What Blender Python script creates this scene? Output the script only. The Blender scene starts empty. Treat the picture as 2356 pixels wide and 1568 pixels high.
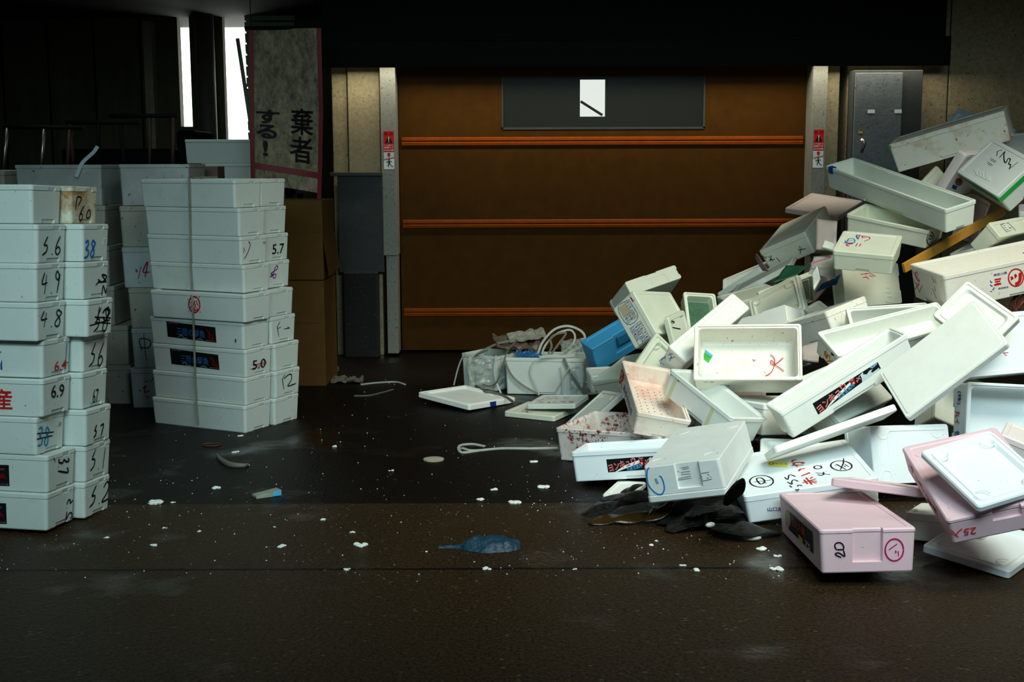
import bpy, bmesh, math, random
from mathutils import Vector, Matrix, Quaternion, noise as mnoise

C = bpy.context.scene.collection
scene = bpy.context.scene
R = math.radians

# ------------------------------------------------------------------ camera
PITCH, ROLL, FPX = math.atan((784 - 375) / 2900.0), R(0.2), 2900.0
cam_data = bpy.data.cameras.new('camera')
cam_data.sensor_width = 36.0
cam_data.lens = 36.0 * FPX / 2356.0
cam_data.clip_end = 100
cam = bpy.data.objects.new('camera', cam_data)
C.objects.link(cam)
fwd = Vector((0, math.cos(PITCH), -math.sin(PITCH)))
up0 = Vector((0, math.sin(PITCH), math.cos(PITCH)))
right0 = Vector((1, 0, 0))
right = right0 * math.cos(ROLL) - up0 * math.sin(ROLL)
upv = up0 * math.cos(ROLL) + right0 * math.sin(ROLL)
cam.matrix_world = Matrix(((right.x, upv.x, -fwd.x, 0), (right.y, upv.y, -fwd.y, 0), (right.z, upv.z, -fwd.z, 1.4), (0, 0, 0, 1)))
scene.camera = cam

# ------------------------------------------------------------------ world, lights, exposure
world = bpy.data.worlds.new('world')
scene.world = world
world.use_nodes = True
world.node_tree.nodes['Background'].inputs[0].default_value = (0.55, 0.8, 0.85, 1)
world.node_tree.nodes['Background'].inputs[1].default_value = 0.02

def area(name, loc, target, sx, sy, power, col, spread=180):
    l = bpy.data.lights.new(name, 'AREA')
    l.shape = 'RECTANGLE'; l.size = sx; l.size_y = sy
    l.energy = power; l.color = col; l.spread = R(spread)
    o = bpy.data.objects.new(name, l)
    C.objects.link(o)
    o.location = loc
    o.rotation_euler = (Vector(target) - Vector(loc)).to_track_quat('-Z', 'Y').to_euler()
    return o

area('street_daylight', (1.3, 1.5, 3.0), (1.4, 5.3, 0.35), 2.4, 1.0, 31, (0.70, 0.93, 1.0), 80)
area('left_daylight_fill', (-1.4, 1.2, 2.8), (-1.6, 5.2, 0.45), 1.6, 0.8, 15, (0.66, 0.94, 1.0), 70)  # separate patch of daylight added to reach the left stacks
area('awning_daylight', (2.7, 2.8, 5.0), (1.95, 6.2, 0.6), 2.4, 1.6, 62, (1.0, 0.98, 0.82), 80)
area('door_wash_fill', (0.87, 9.005, 2.195), (0.87, 9.03, 1.0), 4.2, 0.04, 32, (1.0, 0.94, 0.76), 180)  # added strip light, grazes the door wall so it fades downward
area('passage_fill', (-3.0, 8.2, 2.66), (-2.6, 7.4, 0.6), 1.6, 0.5, 6, (0.75, 1.0, 0.85), 160)  # unseen fill light added for the dim passage and its stacks

scene.view_settings.view_transform = 'Standard'
scene.view_settings.look = 'None'
scene.view_settings.gamma = 1
scene.view_settings.use_curve_mapping = False
scene.view_settings.exposure = 0.0

# ------------------------------------------------------------------ object helpers
def tag(o, label=None, cat=None, group=None, kind=None):
    if label: o['label'] = label
    if cat: o['category'] = cat
    if group: o['group'] = group
    if kind: o['kind'] = kind
    return o

def link(name, me, mat=None, parent=None, smooth=False):
    o = bpy.data.objects.new(name, me)
    C.objects.link(o)
    if mat: me.materials.append(mat)
    if smooth:
        for p in me.polygons: p.use_smooth = True
    if parent: o.parent = parent
    return o

def empty(name, loc=(0, 0, 0), quat=None):
    o = bpy.data.objects.new(name, None)
    C.objects.link(o)
    o.empty_display_size = .05
    o.location = loc
    if quat:
        o.rotation_mode = 'QUATERNION'; o.rotation_quaternion = quat
    return o

class MB:
    """collects verts and faces into one mesh"""
    def __init__(s): s.v = []; s.f = []
    def add(s, vs, fs):
        n = len(s.v); s.v += [tuple(v) for v in vs]; s.f += [tuple(i + n for i in f) for f in fs]
        return s
    def box(s, c, d, rot=None):
        pts = []
        for x in (-.5, .5):
            for y in (-.5, .5):
                for z in (-.5, .5):
                    p = Vector((x * d[0], y * d[1], z * d[2]))
                    if rot: p = rot @ p
                    pts.append(p + Vector(c))
        return s.add(pts, [(0, 1, 3, 2), (4, 6, 7, 5), (0, 4, 5, 1), (2, 3, 7, 6), (0, 2, 6, 4), (1, 5, 7, 3)])
    def span(s, a, b_):
        a, b_ = Vector(a), Vector(b_)
        return s.box((a + b_) / 2, [abs(b_[i] - a[i]) for i in range(3)])
    def tube(s, pts, r, n=8, caps=True):
        pts = [Vector(p) for p in pts]
        rings = []
        for i, p in enumerate(pts):
            t = (pts[min(i + 1, len(pts) - 1)] - pts[max(i - 1, 0)]).normalized()
            a = t.orthogonal().normalized() if i == 0 else (rings[-1][1] - t * rings[-1][1].dot(t)).normalized()
            rings.append((p, a, t))
        vs = []
        for i, (p, a, t) in enumerate(rings):
            b_ = t.cross(a); rr = r[i] if isinstance(r, (list, tuple)) else r
            for k in range(n):
                th = 2 * math.pi * k / n
                vs.append(p + (a * math.cos(th) + b_ * math.sin(th)) * rr)
        fs = []
        for i in range(len(pts) - 1):
            for k in range(n):
                k2 = (k + 1) % n
                fs.append((i * n + k, i * n + k2, (i + 1) * n + k2, (i + 1) * n + k))
        if caps:
            fs.append(tuple(range(n - 1, -1, -1))); fs.append(tuple((len(pts) - 1) * n + k for k in range(n)))
        return s.add(vs, fs)
    def ribbon(s, pts, w, up, th=0.0012):
        """flat band along pts, width w, lying across the direction `up`"""
        pts = [Vector(p) for p in pts]; up = Vector(up); vs = []
        for i, p in enumerate(pts):
            t = (pts[min(i + 1, len(pts) - 1)] - pts[max(i - 1, 0)]).normalized()
            sd = t.cross(up)
            sd = sd.normalized() if sd.length > 1e-4 else t.orthogonal().normalized()
            nn = sd.cross(t).normalized()
            for a, b_ in ((-1, -1), (1, -1), (1, 1), (-1, 1)):
                vs.append(p + sd * a * w / 2 + nn * b_ * th / 2)
        fs = []
        for i in range(len(pts) - 1):
            for k in range(4):
                k2 = (k + 1) % 4
                fs.append((i * 4 + k, i * 4 + k2, i * 4 + 4 + k2, i * 4 + 4 + k))
        fs += [(3, 2, 1, 0), tuple(len(vs) - 4 + k for k in range(4))]
        return s.add(vs, fs)
    def mesh(s, name):
        me = bpy.data.meshes.new(name); me.from_pydata(s.v, [], s.f); me.update()
        return me
    def build(s, name, mat=None, parent=None, smooth=False, bevel=0):
        me = s.mesh(name)
        bm = bmesh.new(); bm.from_mesh(me); bmesh.ops.recalc_face_normals(bm, faces=bm.faces); bm.to_mesh(me); bm.free()
        o = link(name, me, mat, parent, smooth)
        if bevel:
            m = o.modifiers.new('bevel', 'BEVEL'); m.width = bevel; m.segments = 2; m.limit_method = 'ANGLE'
        return o

def smooth_line(pts, k=6):
    pts = [Vector(p) for p in pts]
    if len(pts) < 3: return pts
    out = []
    P = [pts[0] * 2 - pts[1]] + pts + [pts[-1] * 2 - pts[-2]]
    for i in range(1, len(P) - 2):
        for j in range(k):
            t = j / k
            out.append(.5 * ((2 * P[i]) + (-P[i - 1] + P[i + 1]) * t + (2 * P[i - 1] - 5 * P[i] + 4 * P[i + 1] - P[i + 2]) * t * t + (-P[i - 1] + 3 * P[i] - 3 * P[i + 1] + P[i + 2]) * t ** 3))
    out.append(pts[-1])
    return out

# ------------------------------------------------------------------ materials
def newmat(name):
    m = bpy.data.materials.new(name); m.use_nodes = True
    nt = m.node_tree; b = nt.nodes['Principled BSDF']
    return m, nt, b

def N(nt, t, **k):
    n = nt.nodes.new(t)
    for a, v in k.items():
        if a.startswith('i_'): n.inputs[a[2:].replace('_', ' ')].default_value = v
        else: setattr(n, a, v)
    return n

def coords(nt, scale=(1, 1, 1), rnd=True):
    tc = N(nt, 'ShaderNodeTexCoord'); mp = N(nt, 'ShaderNodeMapping')
    nt.links.new(tc.outputs['Object'], mp.inputs['Vector']); mp.inputs['Scale'].default_value = scale
    if rnd:
        oi = N(nt, 'ShaderNodeObjectInfo'); ml = N(nt, 'ShaderNodeMath', operation='MULTIPLY'); ml.inputs[1].default_value = 37.0
        nt.links.new(oi.outputs['Random'], ml.inputs[0]); nt.links.new(ml.outputs[0], mp.inputs['Location'])
    return mp.outputs['Vector']

def noise(nt, vec, scale, detail=4, rough=.6):
    n = N(nt, 'ShaderNodeTexNoise'); n.inputs['Scale'].default_value = scale
    n.inputs['Detail'].default_value = detail; n.inputs['Roughness'].default_value = rough
    nt.links.new(vec, n.inputs['Vector']); return n.outputs['Fac']

def ramp(nt, fac, stops):
    r = N(nt, 'ShaderNodeValToRGB'); nt.links.new(fac, r.inputs['Fac'])
    e = r.color_ramp.elements
    while len(e) < len(stops): e.new(.5)
    for i, (p, c) in enumerate(stops):
        e[i].position = p; e[i].color = (c[0], c[1], c[2], 1) if isinstance(c, (tuple, list)) else (c, c, c, 1)
    return r.outputs['Color']

def mix(nt, fac, a, b_):
    m = N(nt, 'ShaderNodeMix', data_type='RGBA')
    if isinstance(fac, (int, float)): m.inputs[0].default_value = fac
    else: nt.links.new(fac, m.inputs[0])
    for sock, v in ((m.inputs[6], a), (m.inputs[7], b_)):
        if isinstance(v, (tuple, list)): sock.default_value = (v[0], v[1], v[2], 1)
        else: nt.links.new(v, sock)
    return m.outputs[2]

def bump(nt, b, h, strength=.2, dist=.002):
    n = N(nt, 'ShaderNodeBump'); n.inputs['Strength'].default_value = strength; n.inputs['Distance'].default_value = dist
    nt.links.new(h, n.inputs['Height']); nt.links.new(n.outputs['Normal'], b.inputs['Normal'])

def foam(name, base, speck=None, speck_amt=.0, stain=None, stain_amt=.0, blood=None, rough=.5, low=.0, grime=.16):
    """expanded polystyrene: bead grain, faint grime, optional specks, stains and splashes"""
    m, nt, b = newmat(name)
    v = coords(nt)
    g = noise(nt, v, 9, 5, .65)
    col = mix(nt, ramp(nt, g, [(.35, 0), (.75, grime)]), base, (base[0] * .55, base[1] * .53, base[2] * .42))
    if stain:
        s = noise(nt, v, 4.5, 6, .7)
        col = mix(nt, ramp(nt, s, [(.62 - stain_amt * .3, 0), (.80 - stain_amt * .3, min(1, stain_amt * 2))]), col, stain)
        s2 = noise(nt, v, 60, 3, .7)
        col = mix(nt, ramp(nt, s2, [(.64, 0), (.70, .5)]), col, stain)
    dk = noise(nt, v, 95, 2, .5)
    col = mix(nt, ramp(nt, dk, [(.74, 0), (.77, .55)]), col, (.09, .07, .05))
    if speck:
        s3 = noise(nt, v, 42, 3, .6)
        col = mix(nt, ramp(nt, s3, [(.66 - speck_amt * .1, 0), (.70 - speck_amt * .1, .9)]), col, speck)
    if blood:
        s4 = noise(nt, v, 48, 4, .7); s5 = noise(nt, v, 7, 3, .5)
        mul = N(nt, 'ShaderNodeMath', operation='MULTIPLY')
        nt.links.new(ramp(nt, s4, [(.52, 0), (.57, 1)]), mul.inputs[0]); nt.links.new(ramp(nt, s5, [(.40, 0), (.50, 1)]), mul.inputs[1])
        col = mix(nt, mul.outputs[0], col, blood)
    nt.links.new(col, b.inputs['Base Color'])
    b.inputs['Roughness'].default_value = rough
    b.inputs['Specular IOR Level'].default_value = .35
    b.inputs['Subsurface Weight'].default_value = 0
    vo = N(nt, 'ShaderNodeTexVoronoi'); vo.inputs['Scale'].default_value = 260
    nt.links.new(v, vo.inputs['Vector'])
    big = noise(nt, v, 22, 3, .5)
    ad = N(nt, 'ShaderNodeMath', operation='MULTIPLY_ADD'); ad.inputs[1].default_value = .25
    nt.links.new(vo.outputs['Distance'], ad.inputs[0]); nt.links.new(big, ad.inputs[2])
    bump(nt, b, ad.outputs[0], .25, .0016)
    return m

W = (.80, .86, .80)
FOAM = {
    'white': foam('foam_white', (.84, .87, .80)),
    'bluewhite': foam('foam_cool_white', (.80, .87, .88), grime=.08),
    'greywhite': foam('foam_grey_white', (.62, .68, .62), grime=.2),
    'greenwhite': foam('foam_aged_white', (.66, .70, .56), grime=.22),
    'greentop': foam('foam_trough', (.66, .73, .65), grime=.15),
    'greytop': foam('foam_dull_top', (.72, .77, .74), grime=.25),
    'greytop2': foam('foam_taped', (.60, .67, .64), grime=.15),
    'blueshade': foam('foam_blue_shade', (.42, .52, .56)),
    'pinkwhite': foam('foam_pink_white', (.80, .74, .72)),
    'pinkgrey': foam('foam_pink_grey', (.42, .36, .33)),  # dull tone; shade deep in the heap is put into this colour
    'pink': foam('foam_pink', (.80, .57, .62), grime=.18),
    'blue': foam('foam_blue', (.035, .26, .50), grime=.05),
    'bloody': foam('foam_bloody', (.74, .68, .61), speck=(.42, .12, .09), speck_amt=.2, blood=(.22, .025, .018), stain=(.62, .34, .28), stain_amt=.3),
    'kaneki': foam('foam_pink_stained', (.80, .71, .60), stain=(.72, .42, .33), stain_amt=.45, speck=(.35, .14, .08)),
    'greenprint': foam('foam_tape_stained', (.74, .78, .73)),
    'dirty': foam('foam_fish_dirty', (.84, .82, .72), stain=(.60, .45, .27), stain_amt=.22, speck=(.30, .12, .06), speck_amt=-.2),
    'stained': foam('foam_rust_stained', (.78, .80, .68), stain=(.48, .29, .12), stain_amt=.38, speck=(.22, .11, .04)),
    'stainedwhite': foam('foam_speckled', (.84, .84, .74), stain=(.55, .42, .22), stain_amt=.2, speck=(.20, .12, .05)),
    'mitsu': foam('foam_worn', (.76, .74, .65), stain=(.70, .52, .42), stain_amt=.18, speck=(.22, .08, .05), speck_amt=-.3),
    'greenlined': foam('foam_lined_tray', (.66, .70, .55)),
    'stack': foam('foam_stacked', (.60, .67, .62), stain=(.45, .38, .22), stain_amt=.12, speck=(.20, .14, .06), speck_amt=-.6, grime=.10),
    'rusty': foam('foam_rusty', (.68, .68, .54), stain=(.34, .16, .03), stain_amt=.5, speck=(.14, .06, .02)),
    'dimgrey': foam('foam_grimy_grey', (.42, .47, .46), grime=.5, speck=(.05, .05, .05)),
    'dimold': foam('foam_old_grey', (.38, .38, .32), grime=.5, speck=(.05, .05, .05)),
}

def plain(name, col, rough=.6, metal=0, spec=.5, bumps=None, vary=0, alpha=1, trans=0):
    m, nt, b = newmat(name)
    b.inputs['Base Color'].default_value = (*col, 1)
    b.inputs['Roughness'].default_value = rough; b.inputs['Metallic'].default_value = metal
    b.inputs['Specular IOR Level'].default_value = .1 if name[:4] in ('ink_', 'mark', 'prin') else spec
    if vary or bumps:
        v = coords(nt)
    if vary:
        g = noise(nt, v, 14, 6, .7)
        nt.links.new(mix(nt, ramp(nt, g, [(.35, 0), (.7, vary)]), col, (col[0] * .25, col[1] * .25, col[2] * .22)), b.inputs['Base Color'])
    if bumps: bump(nt, b, noise(nt, v, bumps[0], 5, .6), bumps[1], bumps[2])
    b.inputs['Alpha'].default_value = alpha
    b.inputs['Transmission Weight'].default_value = trans
    return m

INK = {
    'black': plain('ink_black', (.008, .008, .008), .5), 'red': plain('ink_red', (.50, .015, .012), .5),
    'darkred': plain('ink_dark_red', (.16, .004, .006), .5), 'redink': plain('print_red', (.72, .03, .03), .5),
    'blue': plain('ink_blue', (.01, .07, .30), .5), 'inkblue': plain('marker_blue', (.01, .16, .48), .5),
    'navyblue': plain('print_navy', (.01, .03, .22), .5), 'navyink': plain('print_dim_blue', (.03, .10, .26), .5),
    'magenta': plain('marker_magenta', (.50, .01, .12), .5), 'magdark': plain('print_plum', (.28, .02, .07), .5),
    'purple': plain('marker_purple', (.20, .01, .20), .5), 'cyan': plain('marker_cyan', (.01, .22, .45), .5),
    'orange': plain('marker_orange', (.70, .20, .02), .5), 'green': plain('print_green', (.01, .26, .07), .5),
    'yellow': plain('sticker_yellow', (.85, .76, .05), .4), 'sky': plain('print_sky', (.08, .42, .72), .5),
    'wave': plain('print_wave', (.52, .66, .70), .5), 'paper': plain('label_white', (.80, .83, .80), .5),
    'white_ink': plain('print_white', (.8, .8, .78), .5), 'pinkink': plain('print_pink', (.42, .14, .18), .5),
    'greyink': plain('print_grey', (.12, .15, .15), .5), 'tan': plain('print_tan', (.45, .36, .22), .5),
    'gold': plain('print_gold', (.62, .42, .03), .5), 'leaf': plain('sticker_leaf', (.18, .34, .04), .5),
    'labelgreen': plain('sticker_green', (.03, .38, .05), .4),
}

# ------------------------------------------------------------------ layout data, in metres
BOXES = [
 ["pink_front","foam_box","closed",[0.32,0.662,0.148],[1.18,4.357,0.028],[0.9992,-0.0376,-0.0111,-0.0035],"pink","notch","discarded foam boxes in the right-hand heap","closed pale pink foam box on the floor with handwritten 20 and circled mark"],
 ["pink_long","foam_box","closed",[0.339,0.566,0.094],[1.59,4.204,0.269],[0.9869,0.0986,-0.1238,-0.0301],"pink","notch2","discarded foam boxes in the right-hand heap","long pink foam box reading 25入 upside down, tilted under a white lid"],
 ["lid_on_pink","foam_lid","lid",[0.274,0.335,0.023],[1.558,4.056,0.384],[0.9706,0.1849,-0.0869,0.1275],"bluewhite","tray","discarded foam lids in the right-hand heap","white recessed lid lying on top of the long pink foam box"],
 ["lid_floor_right","foam_lid","lid",[0.4,0.311,0.03],[1.699,4.361,0.026],[0.9145,0.0565,-0.0058,0.4006],"bluewhite","tray","discarded foam lids in the right-hand heap","upturned white lid on the floor under the long pink box"],
 ["small_white_under","foam_box","closed",[0.289,0.195,0.102],[1.638,4.548,0.012],[0.9533,-0.0214,-0.0262,-0.3001],"white","plain","discarded foam boxes in the right-hand heap","small white foam box half hidden beneath the long pink box"],
 ["pink_lid","foam_lid","lid",[0.322,0.251,0.031],[1.369,4.532,0.196],[0.9562,-0.0995,0.0288,-0.274],"pink","flat","discarded foam lids in the right-hand heap","chipped pink foam lid lying across the writing-covered white box"],
 ["yamaguchi","foam_box","closed",[0.521,0.531,0.115],[1.173,5.002,0.065],[0.9966,0.0294,-0.0758,-0.0117],"bluewhite","plain","discarded foam boxes in the right-hand heap","white box reading 山口県 with red and black handwriting and yellow sticker on top"],
 ["blue_circle","foam_box","upside",[0.314,0.55,0.143],[0.764,4.917,0.155],[0.9766,0.023,-0.1071,-0.1849],"greytop","notchup","discarded foam boxes in the right-hand heap","upturned white box with a blue circle on its side, resting on black seaweed"],
 ["yonkyu_left","open_foam_box","open",[0.622,0.303,0.13],[0.603,5.419,0.047],[0.9883,-0.0466,-0.0511,-0.1361],"bluewhite","open","discarded foam boxes in the right-hand heap","white open box flat on the floor with black ヨンキュウ label, left edge of heap"],
 ["bloody","open_foam_box","open",[0.553,0.385,0.157],[0.55,5.877,0.024],[0.9591,0.0162,-0.0319,-0.2809],"bloody","open","discarded foam boxes in the right-hand heap","open box spattered with dark red fish blood at left edge of heap"],
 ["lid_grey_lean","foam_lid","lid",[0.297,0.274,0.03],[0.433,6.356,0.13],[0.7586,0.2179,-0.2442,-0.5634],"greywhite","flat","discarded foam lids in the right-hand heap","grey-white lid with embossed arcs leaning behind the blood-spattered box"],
 ["kaneki","open_foam_box","open",[0.253,0.556,0.113],[0.645,5.827,0.245],[0.9846,0.1336,0.1064,0.037],"kaneki","open","discarded foam boxes in the right-hand heap","open box with pink-stained perforated bottom and blue lettering down its side"],
 ["green_print","open_foam_box","open",[0.236,0.443,0.126],[0.9,5.704,0.24],[0.9307,0.1608,0.1258,0.3035],"greenprint","open","discarded foam boxes in the right-hand heap","open box with green printing along its rim and yellow tape streaks"],
 ["dirty_open","open_foam_box","open",[0.496,0.294,0.157],[1.125,5.94,0.434],[0.887,0.4519,-0.0561,-0.077],"dirty","open","discarded foam boxes in the right-hand heap","large open box facing forward with small green label and red string inside"],
 ["yonkyu_long","open_foam_box","open",[0.151,0.68,0.143],[1.508,5.571,0.363],[0.7525,0.228,-0.1241,-0.6053],"white","open","discarded foam boxes in the right-hand heap","long narrow open box slanting upward with black ヨンキュウ wave label"],
 ["emboss_lid","foam_lid","lid",[0.511,0.322,0.032],[1.836,5.286,0.558],[0.8889,0.2464,-0.3845,-0.0351],"white","border","discarded foam lids in the right-hand heap","large pale lid with embossed lettering, slanting over the right side of heap"],
 ["lid_behind","foam_lid","lid",[0.229,0.318,0.04],[2.147,5.778,0.676],[0.8593,0.3351,-0.3513,0.1611],"white","tray","discarded foam lids in the right-hand heap","bright white lid sticking up behind the large embossed lid"],
 ["red_marks","foam_box","closed",[0.424,0.294,0.141],[2.28,5.964,0.513],[0.8074,0.5847,0.0212,0.0753],"bluewhite","plain","discarded foam boxes in the right-hand heap","white box with red handwritten marks, right of the large embossed lid"],
 ["kabu_open","open_foam_box","open",[0.362,0.342,0.149],[2.107,5.462,0.263],[0.756,0.6514,0.0617,0.0175],"bluewhite","open","discarded foam boxes in the right-hand heap","white open box standing on its side with blue (株) and red 丸イ print"],
 ["grey_round","foam_box","closed",[0.312,0.312,0.166],[2.076,5.992,0.192],[0.8718,0.4344,0.2257,-0.0192],"greywhite","plain","discarded foam boxes in the right-hand heap","grey-white box end between the embossed lid and the (株) box"],
 ["white_panel_box","foam_box","upside",[0.401,0.26,0.186],[1.623,5.348,0.133],[0.7923,0.5903,0.1084,0.1097],"bluewhite","plain","discarded foam boxes in the right-hand heap","white box standing on edge with an embossed panel, above the pink lid"],
 ["lid_edge_on","foam_lid","lid",[0.529,0.2,0.03],[1.299,5.029,0.295],[0.9674,-0.1908,-0.1628,0.0361],"white","flat","discarded foam lids in the right-hand heap","thin white lid seen edge-on below the slanting ヨンキュウ box"],
 ["lid_piece","foam_lid","lid",[0.26,0.3,0.03],[1.229,5.46,0.088],[0.9839,0.147,-0.0157,-0.1006],"white","tray","discarded foam lids in the right-hand heap","small ridged lid corner just above the box with yellow sticker"],
 ["orange_digits","open_foam_box","open",[0.693,0.197,0.122],[1.856,6.22,0.486],[0.9459,0.2722,-0.0473,0.1699],"white","open","discarded foam boxes in the right-hand heap","open box on its side with orange digits, behind the slanting ヨンキュウ box"],
 ["inner_open","open_foam_box","open",[0.419,0.319,0.15],[1.941,6.437,0.454],[0.9303,0.3655,-0.0306,0.0087],"white","open","discarded foam boxes in the right-hand heap","white open box rim peeking above the box with orange digits"],
 ["emboss_face","foam_box","upside",[0.348,0.247,0.159],[2.013,7.229,0.68],[0.7726,0.6312,0.0139,0.0667],"greenwhite","plain","discarded foam boxes in the right-hand heap","upright greenish-white box with embossed characters and red scrawl at its top"],
 ["eleven_box","foam_box","closed",[0.313,0.288,0.109],[1.884,6.68,0.875],[0.9634,0.1618,-0.0004,-0.2139],"greenwhite","plain","discarded foam boxes in the right-hand heap","closed greenish-white box with blue and red scribbles reading 11 on top"],
 ["circled_nine","open_foam_box","open",[0.479,0.247,0.105],[2.142,7.077,0.997],[0.9324,0.1323,0.0435,-0.3336],"greenwhite","open","discarded foam boxes in the right-hand heap","shallow open box with a circled 9 on its end"],
 ["long_trough","open_foam_box","open",[0.204,1.038,0.134],[2.175,7.15,1.163],[0.9675,0.1331,-0.0989,0.1909],"greentop","open","discarded foam boxes in the right-hand heap","very long open trough box with blue tape on its far corner"],
 ["dirty_long","foam_box","closed",[0.661,0.296,0.174],[2.631,7.541,1.451],[0.9601,0.049,-0.1585,-0.2251],"stained","plain","discarded foam boxes in the right-hand heap","long brown-stained closed box with green tape on its left corner, top of heap"],
 ["green_tape","foam_box","closed",[0.27,0.4,0.147],[2.736,7.003,1.28],[0.9029,0.1957,-0.3799,0.0458],"greytop2","plain","discarded foam boxes in the right-hand heap","grey-lidded box sealed with bright green tape and black scrawl on lid"],
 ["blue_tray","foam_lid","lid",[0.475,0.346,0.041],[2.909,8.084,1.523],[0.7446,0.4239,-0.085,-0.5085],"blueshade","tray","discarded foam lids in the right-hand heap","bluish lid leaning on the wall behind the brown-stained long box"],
 ["grey_back_right","foam_box","closed",[0.453,0.295,0.201],[2.993,7.712,1.318],[0.9718,0.2322,-0.0372,0.0158],"greywhite","plain","discarded foam boxes in the right-hand heap","greyish box behind the green-taped box at the far right edge"],
 ["diamond_box","foam_box","closed",[0.24,0.22,0.08],[2.465,7.441,1.208],[0.7531,0.4813,0.0205,0.4481],"greenwhite","plain","discarded foam boxes in the right-hand heap","small plain box corner poking up below the brown-stained long box"],
 ["logo_box","foam_box","closed",[0.286,0.296,0.06],[2.572,7.302,1.355],[0.4371,0.8401,0.2748,0.1663],"pinkwhite","plain","discarded foam boxes in the right-hand heap","white box with red and blue printed emblem beside the green-taped box"],
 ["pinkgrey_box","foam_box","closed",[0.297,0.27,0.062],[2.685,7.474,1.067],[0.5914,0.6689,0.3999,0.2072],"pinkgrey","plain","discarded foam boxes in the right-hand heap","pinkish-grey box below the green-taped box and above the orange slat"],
 ["mitsu","open_foam_box","open",[0.907,0.383,0.179],[2.592,6.512,0.759],[0.9927,0.0462,-0.0882,0.0686],"mitsu","open","discarded foam boxes in the right-hand heap","big open box printed 神奈川県 三 with a round red emblem"],
 ["stamp_box","foam_box","closed",[0.332,0.106,0.168],[2.61,6.866,0.94],[0.8632,0.3835,0.098,0.3132],"greenwhite","plain","discarded foam boxes in the right-hand heap","white box with a small framed blue stamp on its top, near the right edge"],
 ["stamp_lid","foam_lid","lid",[0.389,0.324,0.032],[2.744,7.184,0.925],[0.9226,0.0266,-0.1585,-0.3507],"white","flat","discarded foam lids in the right-hand heap","white lid lying under the box with the framed blue stamp"],
 ["corner_box","foam_box","closed",[0.319,0.316,0.159],[3.118,7.339,0.982],[0.9802,0.046,-0.0366,-0.1893],"bluewhite","plain","discarded foam boxes in the right-hand heap","bright white box corner at the right edge under the green-taped box"],
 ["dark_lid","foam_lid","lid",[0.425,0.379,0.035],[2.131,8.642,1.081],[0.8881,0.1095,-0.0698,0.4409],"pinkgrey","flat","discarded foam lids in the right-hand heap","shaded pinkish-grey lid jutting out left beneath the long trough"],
 ["four_box","foam_box","closed",[0.341,0.503,0.15],[1.91,8.265,0.843],[0.9267,0.0916,-0.2413,-0.273],"greenwhite","lidded","discarded foam boxes in the right-hand heap","lidded box with a handwritten 4 on its front, upper left of heap"],
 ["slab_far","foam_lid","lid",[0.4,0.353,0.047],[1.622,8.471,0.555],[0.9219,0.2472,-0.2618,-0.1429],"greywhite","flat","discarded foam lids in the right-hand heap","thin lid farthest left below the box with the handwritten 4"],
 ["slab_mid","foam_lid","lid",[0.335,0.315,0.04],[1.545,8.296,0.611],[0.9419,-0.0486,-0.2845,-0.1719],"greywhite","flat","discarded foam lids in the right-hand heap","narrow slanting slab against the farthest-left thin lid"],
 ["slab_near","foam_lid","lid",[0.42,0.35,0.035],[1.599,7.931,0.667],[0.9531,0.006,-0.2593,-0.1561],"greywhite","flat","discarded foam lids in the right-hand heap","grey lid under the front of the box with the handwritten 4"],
 ["pale_panel","foam_box","closed",[0.339,0.223,0.17],[1.469,7.641,0.448],[0.983,0.0646,-0.0954,0.143],"greenwhite","plain","discarded foam boxes in the right-hand heap","pale plain box face behind the green-lined tray"],
 ["lid_recess","foam_lid","lid",[0.34,0.262,0.045],[1.546,7.22,0.571],[0.8556,0.3637,-0.3476,-0.1219],"greenwhite","tray","discarded foam lids in the right-hand heap","recessed lid leaning upright in the middle of the heap, larger of two"],
 ["lid_recess_b","foam_lid","lid",[0.337,0.279,0.034],[1.621,7.45,0.622],[0.3586,0.9148,-0.0571,0.1767],"greenwhite","tray","discarded foam lids in the right-hand heap","narrower recessed lid right behind the larger upright recessed lid"],
 ["dark_round","open_foam_box","open",[0.325,0.313,0.171],[1.925,7.708,0.699],[0.3683,0.9005,0.2226,0.0617],"pinkgrey","open","discarded foam boxes in the right-hand heap","shadowed open box beside the upright box with embossed characters"],
 ["grey_flat_box","foam_box","closed",[0.328,0.337,0.146],[1.751,7.231,0.361],[0.7264,0.2599,-0.0737,-0.632],"greywhite","plain","discarded foam boxes in the right-hand heap","slanting grey-white box above the open box with orange digits"],
 ["tab_box","foam_box","upside",[0.399,0.323,0.196],[1.508,7.081,0.363],[0.7909,0.4901,-0.3243,-0.1705],"white","plain","discarded foam boxes in the right-hand heap","upturned white box right above the open box with red string"],
 ["stained_box","foam_box","closed",[0.377,0.287,0.15],[1.728,6.712,0.473],[0.8337,0.0299,-0.1892,-0.5179],"stainedwhite","lidded","discarded foam boxes in the right-hand heap","white lidded box with brown specks right of the open red-string box"],
 ["blue_kanji","foam_box","closed",[0.548,0.12,0.17],[0.939,6.296,0.484],[0.8193,0.4033,-0.05,0.4045],"white","plain","discarded foam boxes in the right-hand heap","long white box slanting up with blue scrawl on its lower end"],
 ["green_tray","open_foam_box","open",[0.182,0.311,0.083],[1.003,6.747,0.531],[0.8894,0.4462,0.0771,0.0628],"greenlined","open","discarded foam boxes in the right-hand heap","small tray lined with dark green mesh left of the heap centre"],
 ["leaf_lid","foam_lid","lid",[0.217,0.202,0.03],[0.838,6.391,0.534],[0.674,0.5419,0.2847,0.4136],"greenwhite","flat","discarded foam lids in the right-hand heap","small lid with black marks and green leaf sticker"],
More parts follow.
